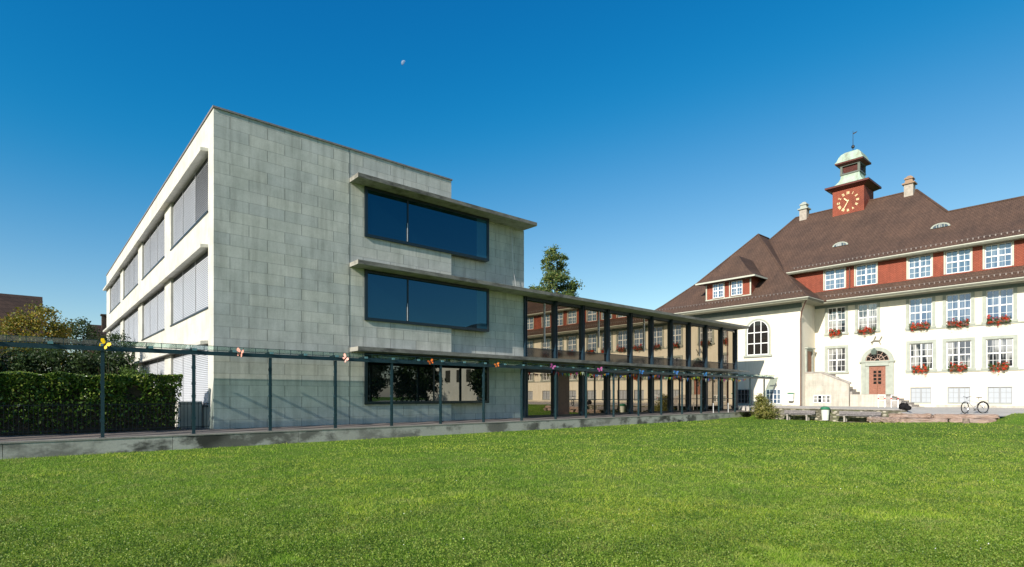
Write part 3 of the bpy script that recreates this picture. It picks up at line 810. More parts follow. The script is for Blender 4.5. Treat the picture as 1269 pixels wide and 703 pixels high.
def rect_ring(mb, x0, x1, y0, y1, z0, z1, t):
    mb.box(x0, x1, y0, y1, z0, z0 + t).box(x0, x1, y0, y1, z1 - t, z1).box(x0, x1, y0, y0 + t, z0 + t, z1 - t).box(x0, x1, y1 - t, y1, z0 + t, z1 - t)
meshes = {}
def win_meshes(w, h, rows_lo, rows_hi, tag_):
    """casement window in local coords: faces -X, centred on y, bottom z=0"""
    k = (round(w, 2), round(h, 2), tag_)
    if k in meshes: return meshes[k]
    fr = MB(); t = .06
    y0, y1 = -w / 2 + .004, w / 2 - .004
    rect_ring(fr, .08, .16, y0, y1, .004, h - .004, t)
    fr.box(.07, .155, -.05, .05, t, h - t)
    tz = h * rows_lo / (rows_lo + rows_hi)
    for s in (-1, 1):
        a, b = (-w / 2 + t, -.055) if s < 0 else (.055, w / 2 - t)
        if rows_hi: fr.box(.072, .158, a, b, tz - .045, tz + .045)
        fr.box(.10, .14, (a + b) / 2 - .013, (a + b) / 2 + .013, t, h - t)
        for r in range(1, rows_lo): fr.box(.102, .138, a, b, tz * r / rows_lo - .012, tz * r / rows_lo + .012)
        for r in range(1, rows_hi):
            z = tz + (h - tz) * r / rows_hi; fr.box(.102, .138, a, b, z - .012, z + .012)
    pn = MB().box(.115, .125, y0, y1, .01, h - .01)
    meshes[k] = (fr.mesh('casement', M['white_frame'] if rows_hi else M['grey_frame']), pn)
    return meshes[k]
def add_window(parent, yc, z0, w, h, glass, X=FX, lo=2, hi=2, sur=.2, proud=.05, surmat=None, sill=True):
    s = MB(); a, b = yc - w / 2, yc + w / 2
    if sur:
        p = X - proud
        s.box(p, X - .002, a - sur, a - .001, z0 - .001, z0 + h + sur).box(p, X - .002, b + .001, b + sur, z0 - .001, z0 + h + sur).box(p, X - .002, a - .001, b + .001, z0 + h + .001, z0 + h + sur)
        if sill: s.box(p - .06, X - .002, a - sur - .05, b + sur + .05, z0 - .16, z0 - .002)
    else:
        s.box(X - .03, X - .002, a, b, z0 - .06, z0 - .002)
    o = obj('window', s, surmat or M['sandstone'], parent)
    fm, pn = win_meshes(w, h, lo, hi, 'a%d%d' % (lo, hi))
    wl = worldloc(o)
    f = ref('casement', fm, o, (X - wl.x, yc - wl.y, z0 - wl.z))
    key = ('pane', glass.name, round(w, 2), round(h, 2))
    if key not in meshes:
        q = MB(); q.v = list(pn.v); q.f = list(pn.f); meshes[key] = q.mesh('pane', glass)
    ref('pane', meshes[key], f)
    return o
cur, drk = M['curtain_glass'], M['old_glass']
for i, (a, b) in enumerate(wins3 + ext): add_window(ob, (a + b) / 2, Z3[0], b - a, Z3[1] - Z3[0], cur, lo=2, hi=2, sur=.11, proud=.03, sill=False, surmat=M['cornice'])
for i, (a, b) in enumerate(wins2 + ext): add_window(ob, (a + b) / 2, Z2[0], b - a, Z2[1] - Z2[0], drk if i < 2 else cur, lo=2, hi=2, sur=.2)
for i, w in enumerate(wins1 + ext):
    if w: add_window(ob, (w[0] + w[1]) / 2, Z1[0], w[1] - w[0], Z1[1] - Z1[0], drk, lo=2, hi=2, sur=.22)
for i, (a, b) in enumerate([(11.28, 12.66), (8.88, 10.26), (6.51, 7.89)] + ext): add_window(ob, (a + b) / 2, ZB[0], b - a, ZB[1] - ZB[0], M['frost'], lo=3, hi=0, sur=0)
# string courses
obj('string_course', MB().box(FX - .07, FX - .003, -20, 12.95, 6.46, 6.555).box(FX - .07, FX - .003, -20, 12.95, 3.06, 3.155), M['sandstone'], ob)
obj('plinth', MB().box(FX - .04, FX - .004, -20, 11.0, -.3, .52).box(WX - .04, WX - .004, 19.83, 34, -.3, .42), M['granite'], ob)
# wing windows (sheet wall: proud pieces)
def arch_pts(yc, w, z0, zs, n=14):
    r = w / 2
    return [(yc - r, z0), (yc + r, z0)] + [(yc + r * math.cos(math.pi * k / n), zs + r * math.sin(math.pi * k / n)) for k in range(n + 1)]
def arch_ring(mb, X, d, yc, w, z0, zs, t, n=16, legs=True):
    r = w / 2
    for k in range(n):
        a0, a1 = math.pi * k / n, math.pi * (k + 1) / n
        q = [(yc + (r) * math.cos(a0), zs + r * math.sin(a0)), (yc + (r + t) * math.cos(a0), zs + (r + t) * math.sin(a0)), (yc + (r + t) * math.cos(a1), zs + (r + t) * math.sin(a1)), (yc + r * math.cos(a1), zs + r * math.sin(a1))]
        mb.prism([(X, y, z) for y, z in q], (d, 0, 0))
    if legs: mb.box(X, X + d, yc - r - t, yc - r, z0, zs).box(X, X + d, yc + r, yc + r + t, z0, zs)
yc, w, z0 = 23.55, 2.0, 4.95; zs = 8.12 - 1.0
s = MB(); arch_ring(s, WX - .09, .087, yc, w, z0, zs, .16); s.box(WX - .14, WX - .003, yc - 1.3, yc + 1.3, z0 - .18, z0 - .002)
aw = obj('window', s, M['sandstone'], ob)
fr = MB(); arch_ring(fr, WX - .06, .04, yc, w - .14, z0 + .07, zs, .068)
fr.box(WX - .06, WX - .02, yc - w / 2 + .01, yc + w / 2 - .01, z0, z0 + .07)
for q in (-.31, .31): fr.box(WX - .065, WX - .025, yc + q - .035, yc + q + .035, z0 + .07, zs + .88)
for q in (6.0, 7.0): fr.box(WX - .062, WX - .022, yc - .95, yc + .95, q - .04, q + .04)
o = obj('casement', fr, M['white_frame'], aw)
obj('pane', MB().prism([(WX - .018, a, b) for a, b in arch_pts(yc, w - .05, z0 + .01, zs)], (.012, 0, 0)), M['arch_glass'], o)
for yy, lo in ((24.79, 3), (22.14, 3)):
    s = MB(); s.box(WX - .06, WX - .004, yy - .72, yy + .72, .36, .48)
    o = obj('window', s, M['sandstone'], ob)
    g = MB(); rect_ring(g, WX - .05, WX - .02, yy - .65, yy + .65, .5, 1.8, .05)
    for q in (-.325, 0, .325): g.box(WX - .045, WX - .02, yy + q - .03, yy + q + .03, .55, 1.75)
    for q in (.9, 1.35): g.box(WX - .043, WX - .021, yy - .6, yy + .6, q - .018, q + .018)
    f = obj('casement', g, M['white_frame'] if yy < 24 else M['grey_plank'], o)
    obj('pane', MB().box(WX - .018, WX - .004, yy - .64, yy + .64, .51, 1.79), M['arch_glass'] if yy > 24 else M['curtain_glass'], f)

# roofs: profile kick then steep
def rz(X): return 12.6 + (X - 52.9) * .70 if X < 55.2 else 14.21 + (X - 55.2) * .855
rf = MB()
YR, YL = -20.6, 29.5
E0, K, L_, H_ = 52.9, 55.2, 58.0, 62.5
def pt(X, Y): return (X, Y, rz(X))
rf.poly([pt(E0, YR), pt(K, YR + 1.6), pt(K, 28.4), pt(E0, YL)])
rf.poly([pt(K, YR + 1.6), pt(L_, YR + 4.4), pt(L_, 11.1), pt(H_, 14.3), pt(H_, 25.1), pt(K, 28.4)])
rf.poly([pt(L_, 11.1), pt(H_, 14.3), (67, 11.1, rz(L_))]); rf.poly([pt(L_, 11.1), (67, 11.1, rz(L_)), (67, 11.1, 12.6), (L_, 11.1, 12.6)])
rf.poly([pt(H_, 14.3), (67, 11.1, rz(L_)), (72, 11.1, 12.6), (72, 29.5, 12.6), pt(H_, 25.1)])
rf.poly([pt(E0, YL), pt(K, 28.4), pt(H_, 25.1), (72, 29.5, 12.6)])
rf.poly([pt(L_, 11.1), pt(L_, YR + 4.4), (63.1, YR, 12.6), (63.1, 11.1, 12.6)])
rf.poly([pt(E0, YR), pt(K, YR + 1.6), pt(L_, YR + 4.4), (63.1, YR, 12.6)])
rf.poly([(E0, YR, 12.58), (72, YR, 12.58), (72, YL, 12.58), (E0, YL, 12.58)])
mroof = obj('roof', rf, M['roof'], ob)
# wing roof
ax_, ay = 57.5, 26.9
prof = [(0, 9.5), (1.5, 10.70), (4.0, 12.98), (8.6, 18.1)]
def ringw(a, z):
    t = a / 8.6; y0 = 18.7 + 8.2 * t; y1 = 35.1 - 8.2 * t
    return [(48.9 + a, y0, z), (48.9 + a, y1, z), (73 - a, y1, z), (73 - a, y0, z)]
wr = MB().loft([ringw(a, z) for a, z in prof])
obj('wing_roof', wr, M['roof'], ob)
# skirt roof over the middle storey
sk = MB().prism([(52.2, -20, 9.42), (52.2, -20, 9.5), (53.495, -20, 10.52), (53.495, -20, 9.42)], (0, 40.5, 0))
obj('skirt_roof', sk, M['roof'], ob)
# eaves: fascia, soffit, gutter
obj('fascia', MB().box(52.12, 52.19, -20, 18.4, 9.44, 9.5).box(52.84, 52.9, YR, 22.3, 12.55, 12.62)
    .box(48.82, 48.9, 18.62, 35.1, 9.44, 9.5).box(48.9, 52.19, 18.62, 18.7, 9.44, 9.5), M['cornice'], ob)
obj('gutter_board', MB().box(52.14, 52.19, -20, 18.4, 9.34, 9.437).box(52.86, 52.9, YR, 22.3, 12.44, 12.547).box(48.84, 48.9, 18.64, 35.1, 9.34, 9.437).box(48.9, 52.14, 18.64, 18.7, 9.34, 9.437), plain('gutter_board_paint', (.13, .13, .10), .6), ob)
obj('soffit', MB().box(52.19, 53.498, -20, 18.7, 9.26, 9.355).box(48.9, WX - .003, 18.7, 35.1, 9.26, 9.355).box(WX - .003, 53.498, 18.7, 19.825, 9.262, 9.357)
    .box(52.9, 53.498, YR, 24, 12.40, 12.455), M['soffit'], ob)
obj('cornice_shade_band', MB().box(FX - .10, FX - .003, -20, 19.82, 9.03, 9.258).box(WX - .10, WX - .003, 19.7, 34, 8.86, 9.258), plain('cove_eave_shade', (.15, .19, .17), .8), ob)  # eave shadow is put into the band's dark green-grey colour
sg = MB()
def guard(p0, p1, step=.32, h=.12):
    p0, p1 = Vector(p0), Vector(p1); L = (p1 - p0).length; n_ = int(L / step)
    for k in range(n_):
        q = p0.lerp(p1, k / n_); sg.box(q.x - .02, q.x + .02, q.y - .035, q.y + .035, q.z - .02, q.z + h)
    d = Vector((0, 0, h))
    sg.tube([p0 + d, p1 + d], .013, 4)
guard((53.35, -19, 12.95), (53.35, 21.9, 12.95)); guard((52.65, -19.5, 9.88), (52.65, 18.9, 9.88)); guard((49.6, 19.5, 10.1), (49.6, 34.2, 10.1)); 
obj('snow_guard', sg, plain('galvanised', (.19, .16, .145), .5, .5, .3), ob)
# ridge tiles
rt = MB()
for a, b in (((L_, YR + 4.4, rz(L_)), (L_, 11.1, rz(L_))), ((L_, 11.1, rz(L_)), (H_, 14.3, rz(H_))), ((H_, 14.3, rz(H_)), (H_, 25.1, rz(H_))), ((H_, 25.1, rz(H_)), (K, 28.4, rz(K))),
             ((57.5, 26.9, 18.1), (60, 26.9, 18.1))):
    rt.tube([a, b], .1, 6)
pr_ = [ringw(a, z) for a, z in prof]
for k in (0, 1): rt.tube([r_[k] for r_ in pr_], .09, 6)
obj('ridge_tiles', rt, M['roof'], ob)
# wing dormer
dm = thing('tmp', '', '') if False else None
d = obj('dormer', MB().box(50.2, 54.5, 24.12, 28.65, 10.4, 12.25), M['red'], ob)
obj('dormer_trim', MB().box(50.14, 50.198, 24.12, 24.24, 10.6, 12.2).box(50.14, 50.198, 28.53, 28.65, 10.6, 12.2).box(50.12, 50.198, 24.1, 28.67, 10.5, 10.6).box(50.14, 50.198, 24.24, 28.53, 12.1, 12.2)
    .box(50.15, 50.198, 26.15, 26.25, 10.6, 12.1).box(50.15, 50.198, 26.7, 26.8, 10.6, 12.1), M['cornice'], d)
for yy in (27.35, 25.48): add_window(d, yy, 10.68, 1.1, 1.36, cur, X=50.05, lo=2, hi=2, sur=0)
obj('dormer_roof', MB().loft([[(49.5, 23.5, 12.22), (49.5, 29.3, 12.22), (55.5, 29.3, 12.22), (55.5, 23.5, 12.22)], [(50.3, 24.4, 12.85), (50.3, 28.4, 12.85), (55.5, 28.4, 12.85), (55.5, 24.4, 12.85)], [(51.7, 26.1, 14.75), (51.7, 26.7, 14.75), (55.5, 26.7, 14.75), (55.5, 26.1, 14.75)]]), M['roof'], d)
obj('dormer_fascia', MB().box(49.43, 49.5, 23.43, 29.37, 12.08, 12.22).box(49.5, 54, 23.43, 23.5, 12.08, 12.22), M['cornice'], d)
obj('dormer_soffit', MB().box(49.5, 50.195, 23.5, 29.3, 12.12, 12.2), M['eave_wood'], d)
# eyebrow vents
for Y in (18.6, 11.2):
    e = MB(); zb = 14.95
    n_ = 10; outer = [(Y + .66 * math.cos(math.pi * k / n_), zb + .36 * math.sin(math.pi * k / n_)) for k in range(n_ + 1)]
    e.prism([(56.0, y, z) for y, z in outer], (1.6, 0, 0))
    o = obj('roof_vent', e, M['roof'], ob)
    inner = [(Y + .52 * math.cos(math.pi * k / n_), zb + .27 * math.sin(math.pi * k / n_)) for k in range(n_ + 1)]
    e = MB()
    for k in range(n_): e.prism([(55.97, *outer[k]), (55.97, *outer[k + 1]), (55.97, *inner[k + 1]), (55.97, *inner[k])], (.025, 0, 0))
    for q in (-.26, -.09, .09, .26): e.box(55.965, 55.985, Y + q - .018, Y + q + .018, zb, zb + .22)
    obj('vent_frame', e, M['sandstone'], o)
    obj('vent_glass', MB().prism([(55.986, y, z) for y, z in inner], (.011, 0, 0)), M['old_glass'], o)
# chimneys
for Y in (24.1, 14.75):
    c = MB().box(61.75, 62.5, Y - .36, Y + .36, 19.2, 20.95)
    o = obj('chimney', c, plain('chimney_render', (.38, .34, .29), .9, .1, 0, .2), ob)
    obj('chimney_cap', MB().sq(62.12, Y, [(.5, 20.952), (.5, 21.08), (.33, 21.1), (.27, 21.42), (.36, 21.44), (.34, 21.55), (.1, 21.8)]), M['sandstone'] if Y > 20 else plain('chimney_brick', (.3, .2, .13)), o)

# clock tower
tw = obj('clock_tower', MB().sq(62.5, 19.6, [(1.4, 17.5), (1.4, 21.9)]), M['red'], ob)
obj('tower_eave', MB().sq(62.5, 19.6, [(1.42, 21.7), (1.85, 21.95), (1.95, 21.97), (1.95, 22.12)]), M['eave_wood'], tw)
prf = [(1.97, 22.13)] + [(1.97 - 1.15 * math.sin(q * math.pi / 2) ** .85, 22.13 + 1.25 * (1 - math.cos(q * math.pi / 2)) ** .9) for q in (.2, .4, .6, .8, 1.0)]
obj('lower_copper_roof', MB().sq(62.5, 19.6, prf), M['copper'], tw)
lt = MB()
for sx in (-1, 1):
    for sy in (-1, 1): lt.box(62.5 + sx * .78 - .1, 62.5 + sx * .78 + .1, 19.6 + sy * .78 - .1, 19.6 + sy * .78 + .1, 23.38, 24.35)
lt.sq(62.5, 19.6, [(.9, 23.36), (.9, 23.5)]).sq(62.5, 19.6, [(.9, 24.22), (.9, 24.36)])
obj('lantern', lt, plain('lantern_lead', (.12, .14, .12), .6), tw)
lo = MB()
for k in range(7):
    z = 23.52 + k * .1
    lo.box(61.78, 61.86, 18.92, 20.28, z, z + .06).box(61.92, 63.08, 18.88, 18.96, z, z + .06)
obj('louvres', lo, M['eave_wood'], tw)
obj('lantern_core', MB().sq(62.5, 19.6, [(.62, 23.36), (.62, 24.3)]), M['iron'], tw)
obj('dome_eave', MB().sq(62.5, 19.6, [(.92, 24.3), (1.18, 24.42), (1.25, 24.44), (1.25, 24.56)]), M['eave_wood'], tw)
obj('copper_dome', MB().sq(62.5, 19.6, [(1.28, 24.57), (1.12, 24.8), (1.0, 25.15), (.82, 25.45), (.55, 25.68), (.2, 25.8), (.1, 25.85)]), M['copper'], tw)
v = MB().tube([(62.5, 19.6, 25.8), (62.5, 19.6, 27.9)], .035, 6, .015).tube([(62.5, 19.6, 26.1), (62.5, 19.6, 26.2), (62.5, 19.6, 26.35), (62.5, 19.6, 26.45)], lambda q: .05 + .12 * math.sin(q * math.pi), 8)
v.prism([(62.49, 19.6, 27.65), (62.49, 19.2, 27.72), (62.49, 19.3, 27.6), (62.49, 19.6, 27.52)], (.02, 0, 0))
obj('weather_vane', v, M['iron'], tw)
# clock dial on the face X = 61.1
ck = MB(); CY, CZ, FXc = 19.6, 20.45, 61.1 - .03
def cp(rad, th, off=0):  # clock coords seen from -X
    sn, cs = math.sin(th), math.cos(th)
    return (FXc, CY - (rad * sn + off * cs), CZ + (rad * cs - off * sn))
def stroke(p, q, wd):
    """p,q in dial coords (u right, v up)"""
    (u0, v0), (u1, v1) = p, q; dx, dy = u1 - u0, v1 - v0; L = math.hypot(dx, dy); nx, ny = -dy / L * wd / 2, dx / L * wd / 2
    ck.prism([(FXc, CY - a, CZ + b) for a, b in ((u0 + nx, v0 + ny), (u1 + nx, v1 + ny), (u1 - nx, v1 - ny), (u0 - nx, v0 - ny))], (.025, 0, 0))
DIAL = []
rom = ['XII', 'I', 'II', 'III', 'IV', 'V', 'VI', 'VII', 'VIII', 'IX', 'X', 'XI']
for h, tx in enumerate(rom):
    ck = MB(); DIAL.append(ck); th = h * math.pi / 6; gl = []; wx = 0
    for ch in tx:
        cw = {'I': .07, 'V': .13, 'X': .13}[ch]; gl.append((ch, wx, cw)); wx += cw
    for ch, o_, cw in gl:
        a, b = o_ - wx / 2 + .012, o_ + cw - wx / 2 - .012; m_ = (a + b) / 2
        segs = {'I': [((m_, .72), (m_, .98))], 'V': [((a, .98), (m_, .72)), ((b, .98), (m_, .72))], 'X': [((a, .98), (b, .72)), ((b, .98), (a, .72))]}[ch]
        for (x1, r1), (x2, r2) in segs:
            f_ = lambda x, r: (x * math.cos(th) + r * math.sin(th), -x * math.sin(th) + r * math.cos(th))
            stroke(f_(x1, r1), f_(x2, r2), .042)
for q in DIAL: obj('clock_numeral', q, M['gold'], tw)
ck = MB(); FXc -= .03
th = R(35 * 6); stroke((-.15 * math.sin(th), -.15 * math.cos(th)), (.86 * math.sin(th), .86 * math.cos(th)), .07)
obj('minute_hand', ck, M['gold'], tw); ck = MB(); FXc -= .03
th = R((10 + 35 / 60) * 30); stroke((0, 0), (.48 * math.sin(th), .48 * math.cos(th)), .11)
obj('hour_hand', ck, M['gold'], tw)

# entrance: door, arched surround, fanlight
YD = 14.95
s = MB(); arch_ring(s, FX - .12, .117, YD, 1.75, 1.35, 4.1, .3, 18)
s.box(FX - .2, FX - .003, YD - 1.28, YD + 1.28, 4.02, 4.14).box(FX - .16, FX - .12, YD - .85, YD + .85, 3.72, 4.02)
s.box(FX - .08, FX - .003, YD - .875, YD - .6, 1.35, 3.72).box(FX - .08, FX - .003, YD + .6, YD + .875, 1.35, 3.72)
ds = obj('door_surround', s, M['sandstone'], ob)
dr = obj('door', MB().box(FX - .03, FX - .004, YD - .6, YD + .6, 1.35, 3.72), M['wood_door'], ob)
pm = MB()
for r_ in range(4):
    for c_ in (-1, 1):
        y = YD + c_ * .17; z = 2.2 + r_ * .3
        pm.box(FX - .045, FX - .032, y - .11, y + .11, z, z + .22)
obj('door_pane', pm, M['arch_glass'], dr)
obj('door_stile', MB().box(FX - .05, FX - .031, YD - .02, YD + .02, 1.4, 3.65), M['brown_door'], dr)
obj('handle', MB().box(FX - .1, FX - .05, YD - .07, YD - .04, 2.35, 2.5), M['chrome'], dr)
fl = MB().prism([(FX - .03, a, b) for a, b in arch_pts(YD, 1.7, 4.14, 4.145)], (.02, 0, 0))
fo = obj('fanlight', fl, M['arch_glass'], ob)
g = MB()
for k in range(7):
    a = math.pi * k / 6; g.tube([(FX - .05, YD + .16 * math.cos(a), 4.16 + .16 * math.sin(a)), (FX - .05, YD + .84 * math.cos(a), 4.16 + .84 * math.sin(a))], .018, 4)
for rr in (.18, .5, .82):
    g.tube([(FX - .055, YD + rr * math.cos(math.pi * k / 14), 4.16 + rr * math.sin(math.pi * k / 14)) for k in range(15)], .018, 4)
obj('tracery', g, plain('tracery_paint', (.6, .42, .34)), fo)
l = MB().tube([(FX - .12, YD + .1, 5.05), (FX - .5, YD + .1, 5.1)], .02, 5).sq(FX - .5, YD + .1, [(.05, 4.6), (.16, 4.66), (.19, 4.95), (.08, 5.1), (.02, 5.2)])
obj('lantern_lamp', l, plain('lamp_lead', (.10, .13, .11), .5), ob)
em = MB().tube([(FX - .05, YD + .45, 5.7), (FX - .1, YD + .2, 5.85), (FX - .05, YD - .2, 5.8)], .06, 6).tube([(FX - .08, YD + .25, 5.85), (FX - .08, YD + .1, 6.2)], .05, 5).tube([(FX - .08, YD - .15, 5.8), (FX - .08, YD - .35, 6.15)], .04, 5)
em.tube([(FX - .05, YD + .3, 5.8), (FX - .05, YD + .4, 5.5)], .03, 5).tube([(FX - .05, YD - .1, 5.8), (FX - .05, YD - .25, 5.5)], .03, 5)
obj('wall_ornament', em, plain('ornament_stone', (.22, .21, .18)), ob)
# stairs to entrance and side door
stt = obj('entrance_landing', MB().box(51.3, FX - .005, 13.75, 16.3, .1, 1.33), M['granite'], ob)
for i in range(6):
    obj('entrance_step', MB().box(51.3, FX - .005, 13.75 - (i + 1) * .34, 13.75 - i * .34, .1, 1.33 - (i + 1) * .16), M['step'], stt)
sb = MB().prism([(51.3, 19.82, .1), (51.3, 19.82, 3.2), (51.3, 18.55, 3.2), (51.3, 16.4, 2.25), (51.3, 16.4, .1)], (.25, 0, 0))
so = obj('stair_parapet', sb, M['granite'], ob)
cp_ = MB().prism([(51.24, 19.82, 3.2), (51.24, 19.82, 3.3), (51.24, 18.5, 3.3), (51.24, 16.3, 2.33), (51.24, 16.3, 2.2), (51.24, 18.55, 3.2)], (.37, 0, 0))
obj('parapet_coping', cp_, M['step'], so)
for i in range(8):
    obj('side_step', MB().box(51.56, FX - .005, 18.4 - (i + 1) * .27, 18.4 - i * .27 if i else 19.82, .1, 3.1 - i * .22), M['step'], so)
obj('basement_window', MB().box(51.27, 51.297, 17.75, 19.12, .6, 1.28), M['white_frame'], so)
g = MB()
for q in (17.83, 18.15, 18.5, 18.82): g.box(51.255, 51.268, q, q + .25, .66, .93).box(51.255, 51.268, q, q + .25, .97, 1.22)
obj('pane', g, drk, so)
sd = obj('side_door', MB().box(51.5, 52.6, 19.79, 19.826, 3.3, 5.15), M['brown_door'], ob)
obj('door_case', MB().box(51.3, 51.5, 19.72, 19.826, 3.3, 5.35).box(52.6, 52.8, 19.72, 19.826, 3.3, 5.35).box(51.5, 52.6, 19.72, 19.826, 5.15, 5.35).box(51.2, 52.9, 19.55, 19.826, 5.35, 5.45), M['sandstone'], sd)
# downpipes
dp = MB().tube([(48.95, 18.72, 9.4), (49.4, 19.1, 9.1), (50.0, 19.6, 8.5), (50.2, 19.78, 7.8), (50.22, 19.78, 6), (50.22, 19.78, .32)], .055, 8)
obj('downpipe', dp, M['brown_metal'], ob)
obj('downpipe', MB().tube([(53.36, 17.0, 12.4), (53.36, 17.0, 10.5)], .05, 6), M['brown_metal'], ob)
# far wing past the frame, seen in the glass
fw = MB().box(50.3, 53.49, -34, -20.0, -.3, 9.5)
obj('far_wing_wall', fw, M['cream'], ob)
obj('far_wing_roof', MB().loft([[(48.9, -35.4, 9.5), (48.9, -18.8, 9.5), (73, -18.8, 9.5), (73, -35.4, 9.5)], [(55.5, -28.6, 13), (55.5, -26.1, 13), (68, -26.1, 13), (68, -28.6, 13)]]), M['roof'], ob)
for yy in (-31, -28, -25, -22.5):
    for z in (3.3, 6.6): obj('far_window', MB().box(50.24, 50.297, yy - .6, yy + .6, z, z + 1.9), M['arch_glass'], ob)

# flower boxes
M['petal'] = leafmat('geranium_petals', [(.55, .02, .012), (.7, .05, .02), (.75, .12, .03)], .25)
M['fleaf'] = leafmat('geranium_leaves', [(.04, .08, .015), (.08, .14, .03)], .3)
def flower_box(yc, z, label, w=1.15, grp='flower boxes on the window sills', red=1.0, dens=1.0):
    t = thing('flower_box', label, 'flower box', (FX - .22, yc, z), 0, grp)
    obj('planter', MB().box(FX - .36, FX - .12, yc - w / 2, yc + w / 2, z, z + .17), M['brown_metal'], t)
    n_ = int(420 * dens)
    p_ = np.stack([FX - .28 + rng.normal(0, .1, n_), yc + rng.uniform(-w / 2 - .08, w / 2 + .08, n_), z + .16 + rng.normal(0, .14, n_)], 1)
    leafcloud(p_, .045, M['fleaf'], 'leaves', t, .8)
    cs = np.stack([FX - .34 + rng.normal(0, .08, 26), yc + rng.uniform(-w / 2, w / 2, 26), z + .16 + rng.normal(0, .16, 26)], 1)
    p_ = np.concatenate([c + rng.normal(0, .045, (26, 3)) for c in cs])
    leafcloud(p_, .03, M['petal'], 'blossoms', t, .9)
fl_labels2 = ['small orange-red geraniums on middle-storey sill nearest the inner corner', 'red geraniums on middle-storey sill directly above the door arch',
              'full red geraniums on middle-storey sill right of the door axis', 'red geraniums on middle-storey sill between two others on the right', 'red geraniums on the middle-storey sill nearest the right frame edge']
for i, ((a, b), lab) in enumerate(zip(wins2, fl_labels2)):
    flower_box((a + b) / 2, 6.58 if i else 6.62, lab, .85 if i == 0 else 1.2)
for (a, b), lab in zip(wins1[2:], ['red geraniums on the ground-storey sill just right of the door', 'red geraniums on the ground-storey sill above the bicycle', 'red geraniums on the ground-storey sill nearest the right frame edge']):
    flower_box((a + b) / 2, 3.2, lab, 1.0)
for a, b in ext[:6]:
    flower_box((a + b) / 2, 6.58, 'red geraniums on a sill beyond the frame, seen only in the link glass', 1.1)

# ---------------------------------------------------------------- things in the yard
def bench(y0, y1, label):
    yc = (y0 + y1) / 2
    t = thing('park_bench', label, 'bench', (40.9, yc, -.5), 0, 'benches along the stone wall')
    L = (y1 - y0) / 2
    s = MB()
    for k in range(3): s.box(-.26 + k * .17, -.12 + k * .17, -L, L, .40, .445)
    obj('seat', s, M['grey_plank'], t, local=True)
    b = MB()
    for k in range(2): b.box(.24 + k * .03, .28 + k * .03, -L, L, .47 + k * .115, .58 + k * .115)
    obj('backrest', b, M['grey_plank'], t, local=True)
    for q in (-L * .62, L * .62):
        m = MB().box(-.24, .26, q - .06, q + .06, .33, .40).box(-.2, -.06, q - .05, q + .05, 0, .33).box(.1, .24, q - .05, q + .05, 0, .33).prism([(.24, q - .04, .35), (.30, q - .04, .35), (.345, q - .04, .7), (.31, q - .04, .7)], (0, .08, 0))
        obj('leg', m, M['step'], t, local=True)
bench(15.25, 17.35, 'weathered plank bench between the round bush and the litter bin')
bench(11.3, 13.75, 'weathered plank bench between the litter bin and the old logs')
lb = thing('litter_bin', 'white litter bin with green lid between the two benches', 'bin', (41.0, 14.55, -.5))
obj('bin_body', MB().loft([[(r * math.cos(a), r * math.sin(a), z) for a in [2 * math.pi * k / 16 for k in range(16)]] for r, z in ((.2, .05), (.26, .78))]), M['white_plastic'], lb, local=True, smooth=False)
obj('lid', MB().loft([[(r * math.cos(a), r * math.sin(a), z) for a in [2 * math.pi * k / 16 for k in range(16)]] for r, z in ((.30, .785), (.31, .85), (.25, .95), (.1, 1.0))]), M['green_plastic'], lb, local=True)
wb = thing('wall_bin', 'small white box with dark lid fixed to the cream wing wall', 'wall box', (WX - .2, 20.55, .75))
obj('box_body', MB().loft([[(-.12, -.2, 0), (.16, -.2, 0), (.16, .2, 0), (-.12, .2, 0)], [(-.16, -.26, .62), (.16, -.26, .62), (.16, .26, .62), (-.16, .26, .62)]]), M['white_plastic'], wb, local=True)
obj('lid', MB().loft([[(-.18, -.27, .622), (.16, -.27, .622), (.16, .27, .622), (-.18, .27, .622)], [(-.1, -.2, .72), (.16, -.2, .72), (.16, .2, .72), (-.1, .2, .72)]]), M['green_plastic'], wb, local=True)
obj('bracket', MB().box(-.05, .17, -.15, .15, -.06, -.005), M['iron'], wb, local=True)
# barrier rails by the steps
def barrier(Y0, Y1, X, label):
    t = thing('barrier_rail', label, 'barrier', (X, (Y0 + Y1) / 2, .33), 0, 'white barriers by the entrance steps')
    for y in (Y0, Y1):
        p = obj('post', MB().tube([(X, y, .33), (X, y, 1.3)], .035, 8), M['white_frame'], t)
        obj('band', MB().tube([(X, y, .95), (X, y, 1.07)], .039, 8), M['red_paint'], p)
    obj('rail', MB().tube([(X, Y0, 1.27), (X, Y1, 1.27)], .03, 8).tube([(X, Y0, .85), (X, Y1, .85)], .022, 8), M['white_frame'], t)
def YatX(px, X):
    u = (px - 634.5) / 686.7; return X * (-.6558 * u + .7549) / (.7549 * u + .6558)
barrier(YatX(1088.5, 49), YatX(1096.5, 49), 49, 'white tubular barrier with red bands at the steps, left one')
barrier(YatX(1104.5, 49), YatX(1113, 49), 49, 'white tubular barrier with red bands at the steps, right one')
